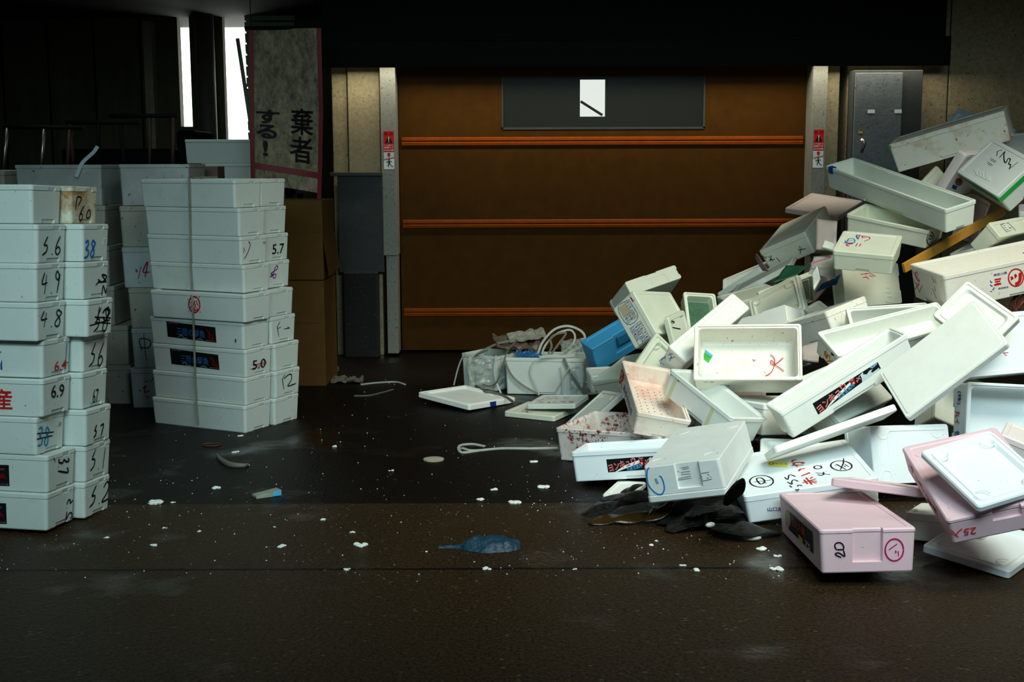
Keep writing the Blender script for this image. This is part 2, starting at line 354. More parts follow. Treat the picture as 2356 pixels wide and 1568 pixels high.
 ["table_box","foam_box","closed",[0.367,0.267,0.156],[0.685,6.553,0.538],[0.8199,0.3729,0.2307,0.368],"greenwhite","plain","discarded foam boxes in the right-hand heap","box with チリキン label and a printed grid of numbers 5 to 15"],
 ["arch_box","foam_box","upside",[0.366,0.106,0.273],[0.755,7.48,0.587],[0.8372,0.4879,-0.0057,0.2469],"greenwhite","plain","discarded foam boxes in the right-hand heap","box with an arched embossed flap on top of the チリキン box"],
 ["blue_box","foam_box","closed",[0.365,0.119,0.179],[0.616,7.355,0.279],[0.9346,0.1949,-0.1735,0.2416],"blue","notch3","discarded foam boxes in the right-hand heap","bright blue foam box at the left of the heap"],
 ["tub","open_foam_box","open",[0.491,0.298,0.224],[0.225,7.691,0.004],[0.9956,-0.0056,-0.0039,-0.0939],"greywhite","open","plastic-wrapped tubs","right-hand white tub wrapped in clear plastic bands"],
 ["tub_left","open_foam_box","open",[0.29,0.258,0.215],[-0.127,7.872,0.003],[0.9423,0.0041,-0.0035,-0.3347],"greywhite","open","plastic-wrapped tubs","left-hand white tub wrapped in clear plastic bands"],
 ["lid_floor_left","foam_lid","lid",[0.399,0.42,0.032],[-0.268,7.306,0.02],[0.9129,0.0228,0.0264,0.4068],"white","tray","lids on the floor","tray-like lid on the wet floor with a dark blue tape, leftmost lid"],
 ["lid_red_writing","foam_lid","lid",[0.284,0.289,0.028],[0.259,6.992,0.053],[0.9855,-0.0001,-0.0318,-0.1667],"greywhite","flat","lids on the floor","lid covered in red handwriting lying on a broken lid"],
 ["lid_broken","foam_lid","lid",[0.314,0.299,0.031],[0.162,6.96,0.004],[0.9697,0.0118,-0.0014,-0.2442],"greenwhite","flat","lids on the floor","lid with a broken front edge on the floor under the red-written lid"],
 ["grey_scribble","foam_box","closed",[0.235,0.192,0.109],[0.553,7.131,0.114],[0.9973,0.0516,-0.0143,0.0504],"greywhite","plain","discarded foam boxes in the right-hand heap","grey-white box with black scribble right of the plastic-wrapped tubs"],
 ["lid_triangle","foam_lid","lid",[0.264,0.203,0.025],[0.708,6.199,0.398],[0.6023,0.6446,-0.1073,0.4585],"greenwhite","tray","discarded foam lids in the right-hand heap","lid corner pointing up in front of the チリキン box"],
 ["long_grey_open","open_foam_box","open",[0.458,0.294,0.131],[0.717,6.766,0.2],[0.8701,0.1371,-0.2064,-0.4261],"greenwhite","open","discarded foam boxes in the right-hand heap","grey-white open box below the blue foam box"],
 ["back_panel_box","foam_box","closed",[0.469,0.306,0.183],[1.033,6.353,0.15],[0.8382,0.5448,0.0152,-0.0178],"pinkgrey","plain","discarded foam boxes in the right-hand heap","pinkish-grey box hidden between the green-printed and red-string boxes"],
 ["under_center","foam_box","closed",[0.501,0.335,0.145],[1.273,5.942,0.127],[0.9612,-0.0274,0.0464,0.2707],"white","plain","discarded foam boxes in the right-hand heap","white box under the open box with red string"],
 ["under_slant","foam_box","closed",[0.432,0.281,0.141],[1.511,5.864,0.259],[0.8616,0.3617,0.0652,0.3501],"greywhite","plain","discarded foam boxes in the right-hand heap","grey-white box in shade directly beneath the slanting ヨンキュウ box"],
 ["small_corner_right","foam_box","closed",[0.26,0.238,0.12],[2.128,5.118,0.149],[0.9592,0.0624,0.1543,-0.2287],"pinkwhite","plain","discarded foam boxes in the right-hand heap","white box corner with pink shade at right edge, above the pink box lid"],
 ["kelp_lid","foam_lid","lid",[0.13,0.22,0.023],[0.478,5.222,0.008],[0.9795,0.0186,-0.0268,-0.1987],"white","flat","discarded foam lids in the right-hand heap","small white lid poking out beside the black seaweed"],
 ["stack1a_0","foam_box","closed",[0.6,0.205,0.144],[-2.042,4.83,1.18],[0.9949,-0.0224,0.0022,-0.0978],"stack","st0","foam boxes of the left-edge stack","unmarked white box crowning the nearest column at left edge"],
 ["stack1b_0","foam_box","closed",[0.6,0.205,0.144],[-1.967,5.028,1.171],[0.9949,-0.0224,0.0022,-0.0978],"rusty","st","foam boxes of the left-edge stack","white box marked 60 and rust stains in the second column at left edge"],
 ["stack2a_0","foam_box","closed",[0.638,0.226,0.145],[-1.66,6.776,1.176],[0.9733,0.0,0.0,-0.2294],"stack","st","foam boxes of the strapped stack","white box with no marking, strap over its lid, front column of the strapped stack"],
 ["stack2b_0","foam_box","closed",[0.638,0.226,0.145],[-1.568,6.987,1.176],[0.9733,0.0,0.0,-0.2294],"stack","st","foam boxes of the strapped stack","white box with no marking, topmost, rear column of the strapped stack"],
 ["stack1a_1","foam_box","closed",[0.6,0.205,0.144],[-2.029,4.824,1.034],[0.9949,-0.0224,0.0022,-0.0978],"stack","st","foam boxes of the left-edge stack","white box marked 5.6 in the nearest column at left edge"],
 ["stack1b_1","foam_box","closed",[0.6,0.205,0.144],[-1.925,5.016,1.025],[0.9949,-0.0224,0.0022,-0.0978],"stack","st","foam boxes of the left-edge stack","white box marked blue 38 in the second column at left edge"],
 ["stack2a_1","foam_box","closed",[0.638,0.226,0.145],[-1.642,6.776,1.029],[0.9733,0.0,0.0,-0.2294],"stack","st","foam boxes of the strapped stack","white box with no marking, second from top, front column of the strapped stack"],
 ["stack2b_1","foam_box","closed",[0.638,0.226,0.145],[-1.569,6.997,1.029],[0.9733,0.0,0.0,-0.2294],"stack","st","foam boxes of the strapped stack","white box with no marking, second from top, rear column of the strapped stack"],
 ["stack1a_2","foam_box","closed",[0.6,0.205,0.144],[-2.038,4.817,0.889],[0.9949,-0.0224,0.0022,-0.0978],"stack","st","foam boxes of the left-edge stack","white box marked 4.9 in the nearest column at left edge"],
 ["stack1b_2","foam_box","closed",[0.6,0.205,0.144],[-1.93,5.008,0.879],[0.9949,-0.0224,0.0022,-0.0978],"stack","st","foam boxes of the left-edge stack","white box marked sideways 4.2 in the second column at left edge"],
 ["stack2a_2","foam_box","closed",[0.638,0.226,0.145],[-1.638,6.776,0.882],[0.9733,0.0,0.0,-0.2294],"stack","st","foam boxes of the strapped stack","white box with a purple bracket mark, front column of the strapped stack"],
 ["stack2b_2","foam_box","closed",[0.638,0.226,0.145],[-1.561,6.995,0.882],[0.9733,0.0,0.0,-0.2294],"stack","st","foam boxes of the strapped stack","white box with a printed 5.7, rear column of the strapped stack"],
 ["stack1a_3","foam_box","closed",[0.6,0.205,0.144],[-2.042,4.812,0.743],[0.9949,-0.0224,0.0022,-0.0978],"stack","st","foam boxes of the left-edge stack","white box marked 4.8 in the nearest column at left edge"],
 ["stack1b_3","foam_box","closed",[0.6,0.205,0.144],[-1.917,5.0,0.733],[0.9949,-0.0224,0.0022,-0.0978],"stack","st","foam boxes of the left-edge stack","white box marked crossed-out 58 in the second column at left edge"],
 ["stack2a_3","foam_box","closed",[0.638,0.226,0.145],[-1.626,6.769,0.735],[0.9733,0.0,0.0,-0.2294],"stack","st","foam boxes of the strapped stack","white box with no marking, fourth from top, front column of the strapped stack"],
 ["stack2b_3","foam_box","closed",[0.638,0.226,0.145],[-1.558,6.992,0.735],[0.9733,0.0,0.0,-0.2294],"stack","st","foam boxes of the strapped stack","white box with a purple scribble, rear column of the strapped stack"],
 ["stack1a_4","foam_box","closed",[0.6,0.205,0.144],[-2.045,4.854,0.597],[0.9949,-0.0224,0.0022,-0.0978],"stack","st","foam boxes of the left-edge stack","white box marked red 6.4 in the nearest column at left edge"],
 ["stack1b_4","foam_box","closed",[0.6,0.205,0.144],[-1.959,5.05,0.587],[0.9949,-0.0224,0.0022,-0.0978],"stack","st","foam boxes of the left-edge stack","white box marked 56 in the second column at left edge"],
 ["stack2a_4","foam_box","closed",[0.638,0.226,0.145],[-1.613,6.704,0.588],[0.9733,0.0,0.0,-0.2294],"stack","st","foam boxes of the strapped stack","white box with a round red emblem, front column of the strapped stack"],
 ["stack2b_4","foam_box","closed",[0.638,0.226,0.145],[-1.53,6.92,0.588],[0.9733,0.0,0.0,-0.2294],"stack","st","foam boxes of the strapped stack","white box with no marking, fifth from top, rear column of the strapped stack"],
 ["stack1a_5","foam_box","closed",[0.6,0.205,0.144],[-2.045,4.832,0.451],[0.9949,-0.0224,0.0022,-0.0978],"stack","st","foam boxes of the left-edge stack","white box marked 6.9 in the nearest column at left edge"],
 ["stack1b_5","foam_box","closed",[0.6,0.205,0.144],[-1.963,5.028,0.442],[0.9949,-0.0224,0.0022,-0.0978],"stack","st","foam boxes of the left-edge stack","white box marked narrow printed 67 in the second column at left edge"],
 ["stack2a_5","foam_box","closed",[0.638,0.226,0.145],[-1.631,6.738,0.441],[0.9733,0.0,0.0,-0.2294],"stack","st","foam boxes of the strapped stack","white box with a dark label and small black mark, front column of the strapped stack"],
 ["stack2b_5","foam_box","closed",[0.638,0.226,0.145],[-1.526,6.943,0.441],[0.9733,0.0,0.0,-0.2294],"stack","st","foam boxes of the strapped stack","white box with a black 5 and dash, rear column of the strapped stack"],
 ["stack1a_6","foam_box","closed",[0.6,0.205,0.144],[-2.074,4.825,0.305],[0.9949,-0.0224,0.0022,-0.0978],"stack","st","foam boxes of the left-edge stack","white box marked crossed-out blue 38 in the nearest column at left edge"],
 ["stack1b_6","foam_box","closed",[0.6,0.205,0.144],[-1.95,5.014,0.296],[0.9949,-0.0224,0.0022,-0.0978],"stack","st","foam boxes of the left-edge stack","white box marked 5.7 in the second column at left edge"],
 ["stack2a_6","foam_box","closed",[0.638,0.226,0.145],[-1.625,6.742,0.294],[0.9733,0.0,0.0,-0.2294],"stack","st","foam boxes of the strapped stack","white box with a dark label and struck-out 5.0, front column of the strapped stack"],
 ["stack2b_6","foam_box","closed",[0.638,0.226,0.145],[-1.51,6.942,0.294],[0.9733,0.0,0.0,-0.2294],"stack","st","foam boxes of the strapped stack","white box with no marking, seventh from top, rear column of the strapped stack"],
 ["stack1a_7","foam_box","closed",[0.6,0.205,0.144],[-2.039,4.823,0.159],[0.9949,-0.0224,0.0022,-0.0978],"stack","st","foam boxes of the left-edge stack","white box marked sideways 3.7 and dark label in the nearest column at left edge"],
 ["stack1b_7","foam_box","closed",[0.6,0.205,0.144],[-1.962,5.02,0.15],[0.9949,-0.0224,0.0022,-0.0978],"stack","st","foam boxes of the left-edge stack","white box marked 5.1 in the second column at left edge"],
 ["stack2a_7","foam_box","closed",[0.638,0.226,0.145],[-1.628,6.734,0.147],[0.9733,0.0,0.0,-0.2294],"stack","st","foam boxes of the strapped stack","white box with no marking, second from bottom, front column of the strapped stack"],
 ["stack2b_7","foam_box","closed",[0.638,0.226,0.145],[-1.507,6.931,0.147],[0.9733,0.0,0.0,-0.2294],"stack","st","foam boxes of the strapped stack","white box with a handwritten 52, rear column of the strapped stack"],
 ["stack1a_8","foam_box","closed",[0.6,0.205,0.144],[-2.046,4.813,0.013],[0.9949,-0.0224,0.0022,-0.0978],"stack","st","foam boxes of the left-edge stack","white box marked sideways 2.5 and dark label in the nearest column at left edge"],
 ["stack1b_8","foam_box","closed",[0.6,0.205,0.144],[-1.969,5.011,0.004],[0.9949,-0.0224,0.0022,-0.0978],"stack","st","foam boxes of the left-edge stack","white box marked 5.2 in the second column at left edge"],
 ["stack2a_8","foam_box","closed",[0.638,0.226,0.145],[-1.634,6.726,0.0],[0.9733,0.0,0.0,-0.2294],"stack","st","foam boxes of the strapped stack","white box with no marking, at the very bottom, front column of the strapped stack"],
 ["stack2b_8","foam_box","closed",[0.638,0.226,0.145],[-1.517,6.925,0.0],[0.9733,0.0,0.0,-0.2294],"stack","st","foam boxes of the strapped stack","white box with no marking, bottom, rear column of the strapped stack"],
]
MARKS = {
 "stack1a_1": [
  ["hw","x1","5.6",[[-0.0707,0.0286],[0.0743,0.029],[-0.0632,0.0985]],"black",0.0036],
 ],
 "stack1a_2": [
  ["hw","x1","4.9",[[-0.0672,0.0291],[0.0741,0.0254],[-0.0626,0.1139]],"black",0.00361],
 ],
 "stack1a_3": [
  ["hw","x1","4.8",[[-0.0783,0.0511],[0.0783,0.0424],[-0.0711,0.115]],"black",0.00362],
 ],
 "stack1a_4": [
  ["tx","x1","6.4",[[-0.0177,0.0146],[0.0678,0.0155],[-0.0155,0.0551]],"red",1],
  ["st","x1",[[[0.0685,0.1199],[0.064,0.0355]],[[0.0384,0.0341],[0.0829,0.0413]]],"blue",0.00327],
  ["st","y0",[[[0.1227,0.098],[0.1243,0.0917]],[[0.1219,0.0535],[0.1201,0.028]],[[0.1251,0.062],[0.1237,0.0259]]],"blue",0.00335],
 ],
 "stack1a_5": [
  ["tx","x1","6.9",[[-0.0421,0.0648],[0.0476,0.0593],[-0.0394,0.1148]],"black",1],
  ["tx","y0","産",[[0.0825,0.0226],[0.1689,0.0234],[0.0856,0.1035]],"red",2],
 ],
 "stack1a_6": [
  ["hw","x1","38",[[-0.0929,0.0357],[-0.0049,0.0215],[-0.0875,0.1071]],"cyan",0.00369],
  ["st","x1",[[[-0.0941,0.0833],[0.0215,0.0706]],[[-0.0952,0.0619],[0.0129,0.058]]],"black",0.0041],
  ["st","x1",[[[0.0525,0.0845],[0.0585,0.0915],[0.0765,0.0962]],[[0.0667,0.0933],[0.0701,0.0817]],[[0.0549,0.0996],[0.0736,0.1011]]],"black",0.00137],
 ],
 "stack1a_7": [
  ["hw","x1","3.7",[[-0.0215,0.1212],[-0.0274,0.0552],[0.0529,0.1118]],"black",0.00404],
  ["st","x1",[[[-0.0611,0.1316],[-0.0494,0.1155],[-0.053,0.1075]]],"black",0.00221],
  ["pa","y0",[[-0.0574,0.0989],[0.1363,0.102],[0.1337,0.0192],[-0.0608,0.0154]],"black",0],
  ["pa","y0",[[0.0848,0.0606],[0.1089,0.0682],[0.1204,0.0578],[0.1236,0.0427],[0.1164,0.0524],[0.1009,0.046]],"darkred",1],
  ["tx","y0","KUDO",[[0.0712,0.0783],[0.1175,0.0812],[0.0715,0.0861]],"pinkink",0],
  ["tx","y0","www.suisan.co.jp",[[0.0067,0.0185],[0.1319,0.0226],[0.007,0.0264]],"pinkink",0],
 ],
 "stack1a_8": [
  ["hw","x1","2.5",[[0.0369,0.0106],[0.046,0.1061],[0.0817,0.0014]],"black",0.00343],
  ["pa","y0",[[-0.0561,0.0964],[0.1271,0.1001],[0.1245,0.0181],[-0.0595,0.0137]],"black",0],
  ["pa","y0",[[0.0864,0.0587],[0.0996,0.0659],[0.1111,0.0555],[0.1144,0.0404],[0.1071,0.0501],[0.0916,0.0436]],"darkred",1],
  ["tx","y0","KUDO",[[0.0728,0.0764],[0.1082,0.0791],[0.0731,0.0843]],"pinkink",0],
  ["tx","y0","www.suisan.co.jp",[[0.0082,0.0172],[0.1227,0.0215],[0.0085,0.0252]],"pinkink",0],
 ],
 "stack1b_0": [
  ["st","x1",[[[-0.0668,0.051],[-0.0562,0.0994],[-0.0254,0.0974],[-0.0482,0.067]],[[-0.002,0.0701],[-0.0282,0.0427],[-0.0376,0.019],[-0.0265,0.0112],[-0.0152,0.0233],[-0.0202,0.0384],[-0.0311,0.034]],[[0.0138,0.0225],[0.0234,0.0474],[0.0405,0.0518],[0.0428,0.0322],[0.0305,0.0213],[0.0138,0.0225]],[[-0.0047,0.019],[-0.0031,0.0173]]],"black",0.0031],
 ],
 "stack1b_1": [
  ["hw","x1","38",[[-0.093,0.0136],[-0.0016,0.0153],[-0.0872,0.0789]],"inkblue",0.0048],
  ["pa","x1",[[0.0472,0.0864],[0.0854,0.0881],[0.0843,0.066],[0.0478,0.0636]],"paper",0],
  ["st","x1",[[[0.0556,0.081],[0.0799,0.0824]],[[0.0552,0.0749],[0.0796,0.0763]],[[0.0567,0.0687],[0.0776,0.0701]]],"black",0.00114],
 ],
 "stack1b_2": [
  ["st","x1",[[[-0.0024,0.0497],[0.0178,0.0619],[0.0825,0.0597]],[[0.0141,0.073],[0.0478,0.0604],[0.0818,0.081],[0.0449,0.0892],[0.0808,0.0598]],[[0.0466,0.0022],[0.0557,0.0459],[0.0759,0.0147],[0.083,0.0352]]],"black",0.00371],
 ],
 "stack1b_3": [
  ["hw","x1","58",[[-0.0568,0.0164],[0.0672,0.008],[-0.0309,0.1125]],"black",0.00354],
  ["st","x1",[[[-0.0097,0.1124],[-0.0222,0.066],[-0.0383,0.0498]],[[0.0146,0.0852],[0.0413,0.101],[0.0623,0.0862],[0.0388,0.0525],[0.0182,0.0717]],[[-0.0454,0.0743],[0.0813,0.0613]],[[-0.0423,0.0536],[0.0776,0.0397]],[[-0.0804,0.0432],[0.0739,0.0542]]],"black",0.00458],
 ],
 "stack1b_4": [
  ["hw","x1","56",[[-0.0576,0.016],[0.069,0.0084],[-0.0383,0.1114]],"black",0.00359],
 ],
 "stack1b_5": [
  ["tx","x1","67",[[-0.0177,0.0128],[0.0252,0.0089],[-0.0147,0.0705]],"black",0],
 ],
 "stack1b_6": [
  ["hw","x1","5.7",[[-0.042,0.0263],[0.0382,0.0172],[-0.0351,0.0762]],"black",0.00393],
 ],
 "stack1b_7": [
  ["hw","x1","5.1",[[-0.0647,0.0389],[0.0732,0.0267],[-0.0543,0.124]],"black",0.00363],
 ],
 "stack1b_8": [
  ["hw","x1","5.2",[[-0.0671,0.037],[0.0967,0.0329],[-0.0501,0.1176]],"black",0.00397],
 ],
 "stack2a_2": [
  ["st","x1",[[[-0.0478,0.1181],[-0.0322,0.0998],[-0.0537,0.0577],[-0.0818,0.0277]],[[-0.0859,0.0886],[-0.0801,0.0767],[-0.09,0.0612]]],"purple",0.0028],
  ["st","x1",[[[0.0729,0.1083],[0.0986,0.1098]],[[0.0745,0.1024],[0.0983,0.1033]],[[0.0771,0.0975],[0.0961,0.0982]]],"black",0.0014],
 ],
 "stack2a_4": [
  ["st","y0",[[[0.0225,0.0811],[0.0201,0.0679],[0.0142,0.0558],[0.0055,0.046],[-0.0052,0.0395],[-0.0169,0.0368],[-0.0284,0.0384],[-0.0385,0.0439],[-0.0464,0.0529],[-0.0511,0.0645],[-0.0523,0.0776],[-0.0498,0.0908],[-0.0439,0.1029],[-0.0351,0.1127],[-0.0243,0.1191],[-0.0127,0.1217],[-0.0013,0.1202],[0.0088,0.1146],[0.0166,0.1056],[0.0213,0.0941],[0.0225,0.0811]]],"red",0.00416],
  ["tx","y0","松",[[-0.0427,0.0444],[0.0125,0.0424],[-0.0396,0.1058]],"red",2],
  ["st","y0",[[[-0.0333,0.1273],[-0.0322,0.1191]],[[-0.0035,0.1262],[-0.0016,0.1193]],[[-0.0567,0.1086],[-0.0533,0.1029]],[[0.0262,0.1252],[0.0221,0.118]],[[-0.0562,0.0437],[-0.052,0.0392]],[[0.02,0.0451],[0.0242,0.0383]],[[-0.0176,0.038],[-0.0079,0.0367]]],"red",0.00352],
 ],
 "stack2a_5": [
  ["pa","y0",[[-0.1968,0.1242],[0.1341,0.1093],[0.134,0.0268],[-0.196,0.04]],"black",0],
  ["tx","y0","三陸の鮮魚",[[-0.1299,0.0547],[0.0607,0.0461],[-0.1277,0.0967]],"navyink",2],
  ["st","y0",[[[0.0741,0.0924],[0.0918,0.0745],[0.0871,0.0536],[0.1127,0.0462],[0.1157,0.0316]],[[0.099,0.069],[0.1182,0.0525]],[[-0.1694,0.0626],[-0.1727,0.0582]]],"darkred",0.00484],
  ["tx","y0","SANRIKU SUISAN",[[-0.1881,0.1139],[-0.1208,0.1115],[-0.1878,0.1199]],"pinkink",0],
  ["st","y0",[[[0.0617,0.0361],[0.1284,0.0342]]],"pinkink",0.00161],
  ["st","y0",[[[-0.1205,0.0444],[-0.1009,0.0546],[-0.0864,0.0404],[-0.0599,0.039]],[[0.0041,0.0368],[0.0268,0.0411],[0.0489,0.0336]]],"greyink",0.00387],
  ["st","y0",[[[0.2635,0.0569],[0.2593,0.0432],[0.2647,0.0336]],[[0.2563,0.043],[0.2703,0.0468]]],"black",0.00323],
 ],
 "stack2a_6": [
  ["pa","y0",[[-0.1883,0.1235],[0.1372,0.1095],[0.1395,0.0284],[-0.1874,0.0388]],"black",0],
  ["tx","y0","三陸の鮮魚",[[-0.1213,0.0542],[0.0697,0.0474],[-0.1191,0.0965]],"navyink",2],
  ["st","y0",[[[0.0831,0.0941],[0.1009,0.0763],[0.0962,0.0551],[0.1218,0.048],[0.1249,0.0333]],[[0.1081,0.0708],[0.1273,0.0543]],[[-0.1608,0.0618],[-0.1641,0.0573]]],"darkred",0.00487],
  ["tx","y0","SANRIKU SUISAN",[[-0.1796,0.1132],[-0.1122,0.1114],[-0.1793,0.1192]],"pinkink",0],
  ["st","y0",[[[0.0707,0.0373],[0.1376,0.036]]],"pinkink",0.00162],
  ["st","y0",[[[-0.1118,0.0439],[-0.0922,0.0543],[-0.0777,0.0403],[-0.0511,0.0391]],[[0.013,0.0375],[0.0358,0.0421],[0.0579,0.0346]]],"greyink",0.00389],
  ["tx","x1","5.0",[[-0.056,0.0326],[0.057,0.0308],[-0.0535,0.0824]],"black",1],
  ["st","x1",[[[-0.0743,0.0382],[0.0676,0.0502]],[[-0.0501,0.0571],[0.0682,0.0622]],[[-0.0411,0.0523],[0.0678,0.0544]]],"red",0.00248],
 ],
 "stack2b_2": [
  ["tx","x1","5.7",[[-0.0376,0.0337],[0.0664,0.0342],[-0.035,0.0875]],"black",1],
 ],
 "stack2b_3": [
  ["st","x1",[[[-0.066,0.0584],[-0.041,0.0714],[-0.0602,0.079],[-0.0053,0.0988],[-0.0016,0.1136],[-0.0194,0.1119],[-0.0415,0.0624],[-0.0224,0.0518],[-0.0164,0.0725],[-0.0658,0.0644]]],"purple",0.00293],
 ],
 "stack2b_5": [
  ["st","x1",[[[-0.0323,0.1132],[-0.0551,0.0887],[-0.041,0.0337]],[[-0.0487,0.0788],[-0.0218,0.0848]],[[0.0053,0.0694],[0.0574,0.0693],[0.0337,0.0782]]],"black",0.00293],
 ],
 "stack2b_7": [
  ["st","x1",[[[-0.0288,0.1196],[-0.0526,0.0989],[-0.0375,0.0396]],[[-0.0398,0.0969],[0.006,0.1143],[0.0309,0.1075],[0.0264,0.0773],[-0.002,0.0511],[0.0742,0.0544]]],"black",0.00333],
 ],
 "pink_front": [
  ["st","y0",[[[-0.0871,0.0522],[-0.1042,0.0608],[-0.1061,0.067],[-0.094,0.0677],[-0.076,0.056],[-0.0809,0.0786]],[[-0.105,0.0796],[-0.0809,0.0807],[-0.0827,0.096],[-0.0937,0.1034],[-0.1058,0.1006],[-0.1089,0.0915],[-0.104,0.0802]]],"black",0.0023],
  ["st","y0",[[[0.1181,0.0735],[0.1165,0.0621],[0.1122,0.0518],[0.1055,0.0438],[0.097,0.0387],[0.0877,0.0371],[0.0784,0.0391],[0.07,0.0446],[0.0634,0.053],[0.0592,0.0634],[0.0578,0.0749],[0.0593,0.0864],[0.0637,0.0966],[0.0704,0.1047],[0.0788,0.1098],[0.0881,0.1114],[0.0974,0.1093],[0.1058,0.1039],[0.1124,0.0955],[0.1166,0.085],[0.1181,0.0735]],[[0.0698,0.0751],[0.0971,0.0948]],[[0.0909,0.0725],[0.0939,0.0663],[0.0899,0.0644]],[[0.1,0.0703],[0.1025,0.0529]]],"magenta",0.00249],
  ["pa","x0",[[0.134,0.1126],[-0.2282,0.1181],[-0.2185,0.0399],[0.1805,0.0391]],"black",0],
  ["pa","x0",[[0.1321,0.0881],[0.1351,0.0773],[0.1429,0.0665],[0.1547,0.0567],[0.1694,0.0488],[0.1856,0.0437],[0.2018,0.0419],[0.2163,0.0435],[0.2276,0.0485],[0.2347,0.0564],[0.2367,0.0663],[0.2335,0.0773],[0.2255,0.0883],[0.2133,0.0982],[0.1983,0.106],[0.182,0.1109],[0.166,0.1125],[0.1518,0.1106],[0.1408,0.1056],[0.134,0.0978]],"tan",1],
  ["tx","x0","白い貝",[[0.1025,0.0717],[-0.1185,0.0716],[0.1009,0.1036]],"redink",2],
  ["tx","x0","75",[[-0.103,0.0445],[-0.1823,0.0426],[-0.1039,0.0641]],"white_ink",2],
  ["st","x0",[[[-0.1669,0.1111],[-0.1988,0.1064]],[[-0.1851,0.1077],[-0.1813,0.0836],[-0.207,0.0873],[-0.2098,0.1089]]],"paper",0.00305],
  ["pa","x0",[[0.0134,0.0576],[-0.0604,0.0565],[-0.0529,0.0406],[0.0043,0.0397]],"gold",1],
 ],
 "pink_long": [
  ["tx","y0","25入",[[-0.0797,0.0502],[-0.164,0.0577],[-0.0847,0.0183]],"redink",1],
  ["st","x0",[[[0.1845,0.0677],[0.1486,0.0664],[0.1733,0.0418]],[[0.18,0.0573],[0.155,0.068]],[[0.1254,0.0531],[0.1082,0.0384]],[[0.0974,0.0484],[0.0468,0.0494]],[[0.058,0.0559],[0.0312,0.0328]],[[-0.0005,0.046],[-0.0269,0.0324]],[[0.0044,0.0191],[-0.0598,0.0315]],[[-0.0336,0.0359],[-0.0554,0.0322]],[[-0.0729,0.0384],[-0.1263,0.0428],[-0.1187,0.0193]],[[-0.0987,0.043],[-0.1028,0.0243]]],"magdark",0.00594],
 ],
 "yamaguchi": [
  ["pa","z1",[[-0.0951,0.1308],[-0.0218,0.0758],[-0.0368,0.0084],[-0.1091,0.0591]],"yellow",0],
  ["st","z1",[[[-0.0809,0.0815],[-0.0839,0.0744],[-0.0887,0.0715],[-0.0935,0.0739],[-0.0965,0.0806],[-0.0966,0.0892],[-0.0937,0.0963],[-0.0889,0.0992],[-0.084,0.0968],[-0.081,0.09],[-0.0809,0.0815]],[[-0.0764,0.0807],[-0.0639,0.0732]],[[-0.061,0.0717],[-0.0491,0.0616]],[[-0.0415,0.0622],[-0.0312,0.0499]],[[-0.0334,0.0655],[-0.0353,0.0448]],[[-0.0685,0.0827],[-0.0704,0.0691]]],"black",0.00186],
  ["st","z1",[[[-0.0088,0.0643],[0.0026,0.0914],[0.0182,0.0947]],[[-0.0196,0.0228],[-0.0023,0.0251],[0.028,0.0082]],[[-0.0074,0.0311],[0.0018,0.0555],[0.0338,0.0412],[0.0248,0.0283]],[[-0.0046,0.0241],[0.003,-0.0009]],[[-0.0055,-0.0577],[0.0054,-0.0351],[0.0263,-0.0347]],[[-0.008,-0.1201],[0.0301,-0.0954],[0.027,-0.0905]],[[-0.0199,-0.2022],[0.0381,-0.1766]],[[-0.0078,-0.1683],[-0.0041,-0.2225]],[[0.0047,-0.1476],[0.0093,-0.2352]],[[0.0169,-0.1666],[0.0307,-0.1498]],[[0.009,-0.1894],[0.0352,-0.2082]],[[0.0101,-0.2031],[0.0293,-0.2263]]],"red",0.00595],
  ["st","z1",[[[-0.0718,-0.1049],[-0.0668,-0.1374],[-0.0601,-0.1239],[-0.0515,-0.0907],[-0.0418,-0.0885],[-0.0301,-0.1178]],[[-0.0722,-0.1648],[-0.0614,-0.2026],[-0.0564,-0.1722],[-0.0441,-0.1514],[-0.0313,-0.1786]],[[-0.0725,-0.2105],[-0.0657,-0.249],[-0.0509,-0.2747],[-0.0471,-0.2414],[-0.0377,-0.22],[-0.0231,-0.2511]]],"black",0.00298],
  ["st","z1",[[[0.0887,-0.0495],[0.0853,-0.0576],[0.0799,-0.0627],[0.0734,-0.0639],[0.0671,-0.0608],[0.0623,-0.0542],[0.06,-0.0453],[0.0605,-0.0358],[0.0638,-0.0277],[0.0693,-0.0225],[0.0758,-0.0213],[0.0821,-0.0244],[0.0869,-0.031],[0.0892,-0.04],[0.0887,-0.0495]],[[0.0519,-0.1037],[0.0982,-0.1528]],[[0.0814,-0.1096],[0.0785,-0.132],[0.067,-0.1468],[0.0543,-0.1306]],[[0.0928,-0.1048],[0.094,-0.1087]]],"black",0.00335],
  ["st","z1",[[[-0.1221,-0.135],[-0.1268,-0.152],[-0.1341,-0.1664],[-0.1435,-0.1773],[-0.1543,-0.1839],[-0.1658,-0.1859],[-0.1773,-0.1831],[-0.188,-0.1757],[-0.1973,-0.1642],[-0.2044,-0.1493],[-0.2089,-0.1319],[-0.2104,-0.1133],[-0.2089,-0.0946],[-0.2044,-0.0772],[-0.1971,-0.0623],[-0.1877,-0.0509],[-0.1766,-0.0439],[-0.1648,-0.0419],[-0.153,-0.0448],[-0.142,-0.0526],[-0.1328,-0.0646],[-0.1258,-0.0801],[-0.1215,-0.0978],[-0.1203,-0.1165],[-0.1221,-0.135]],[[-0.1946,-0.1113],[-0.1283,-0.1154]],[[-0.1793,-0.0883],[-0.1751,-0.0699],[-0.1591,-0.074],[-0.1529,-0.1206],[-0.1741,-0.1473],[-0.1812,-0.0874]],[[-0.1597,-0.1242],[-0.1505,-0.147]]],"black",0.00335],
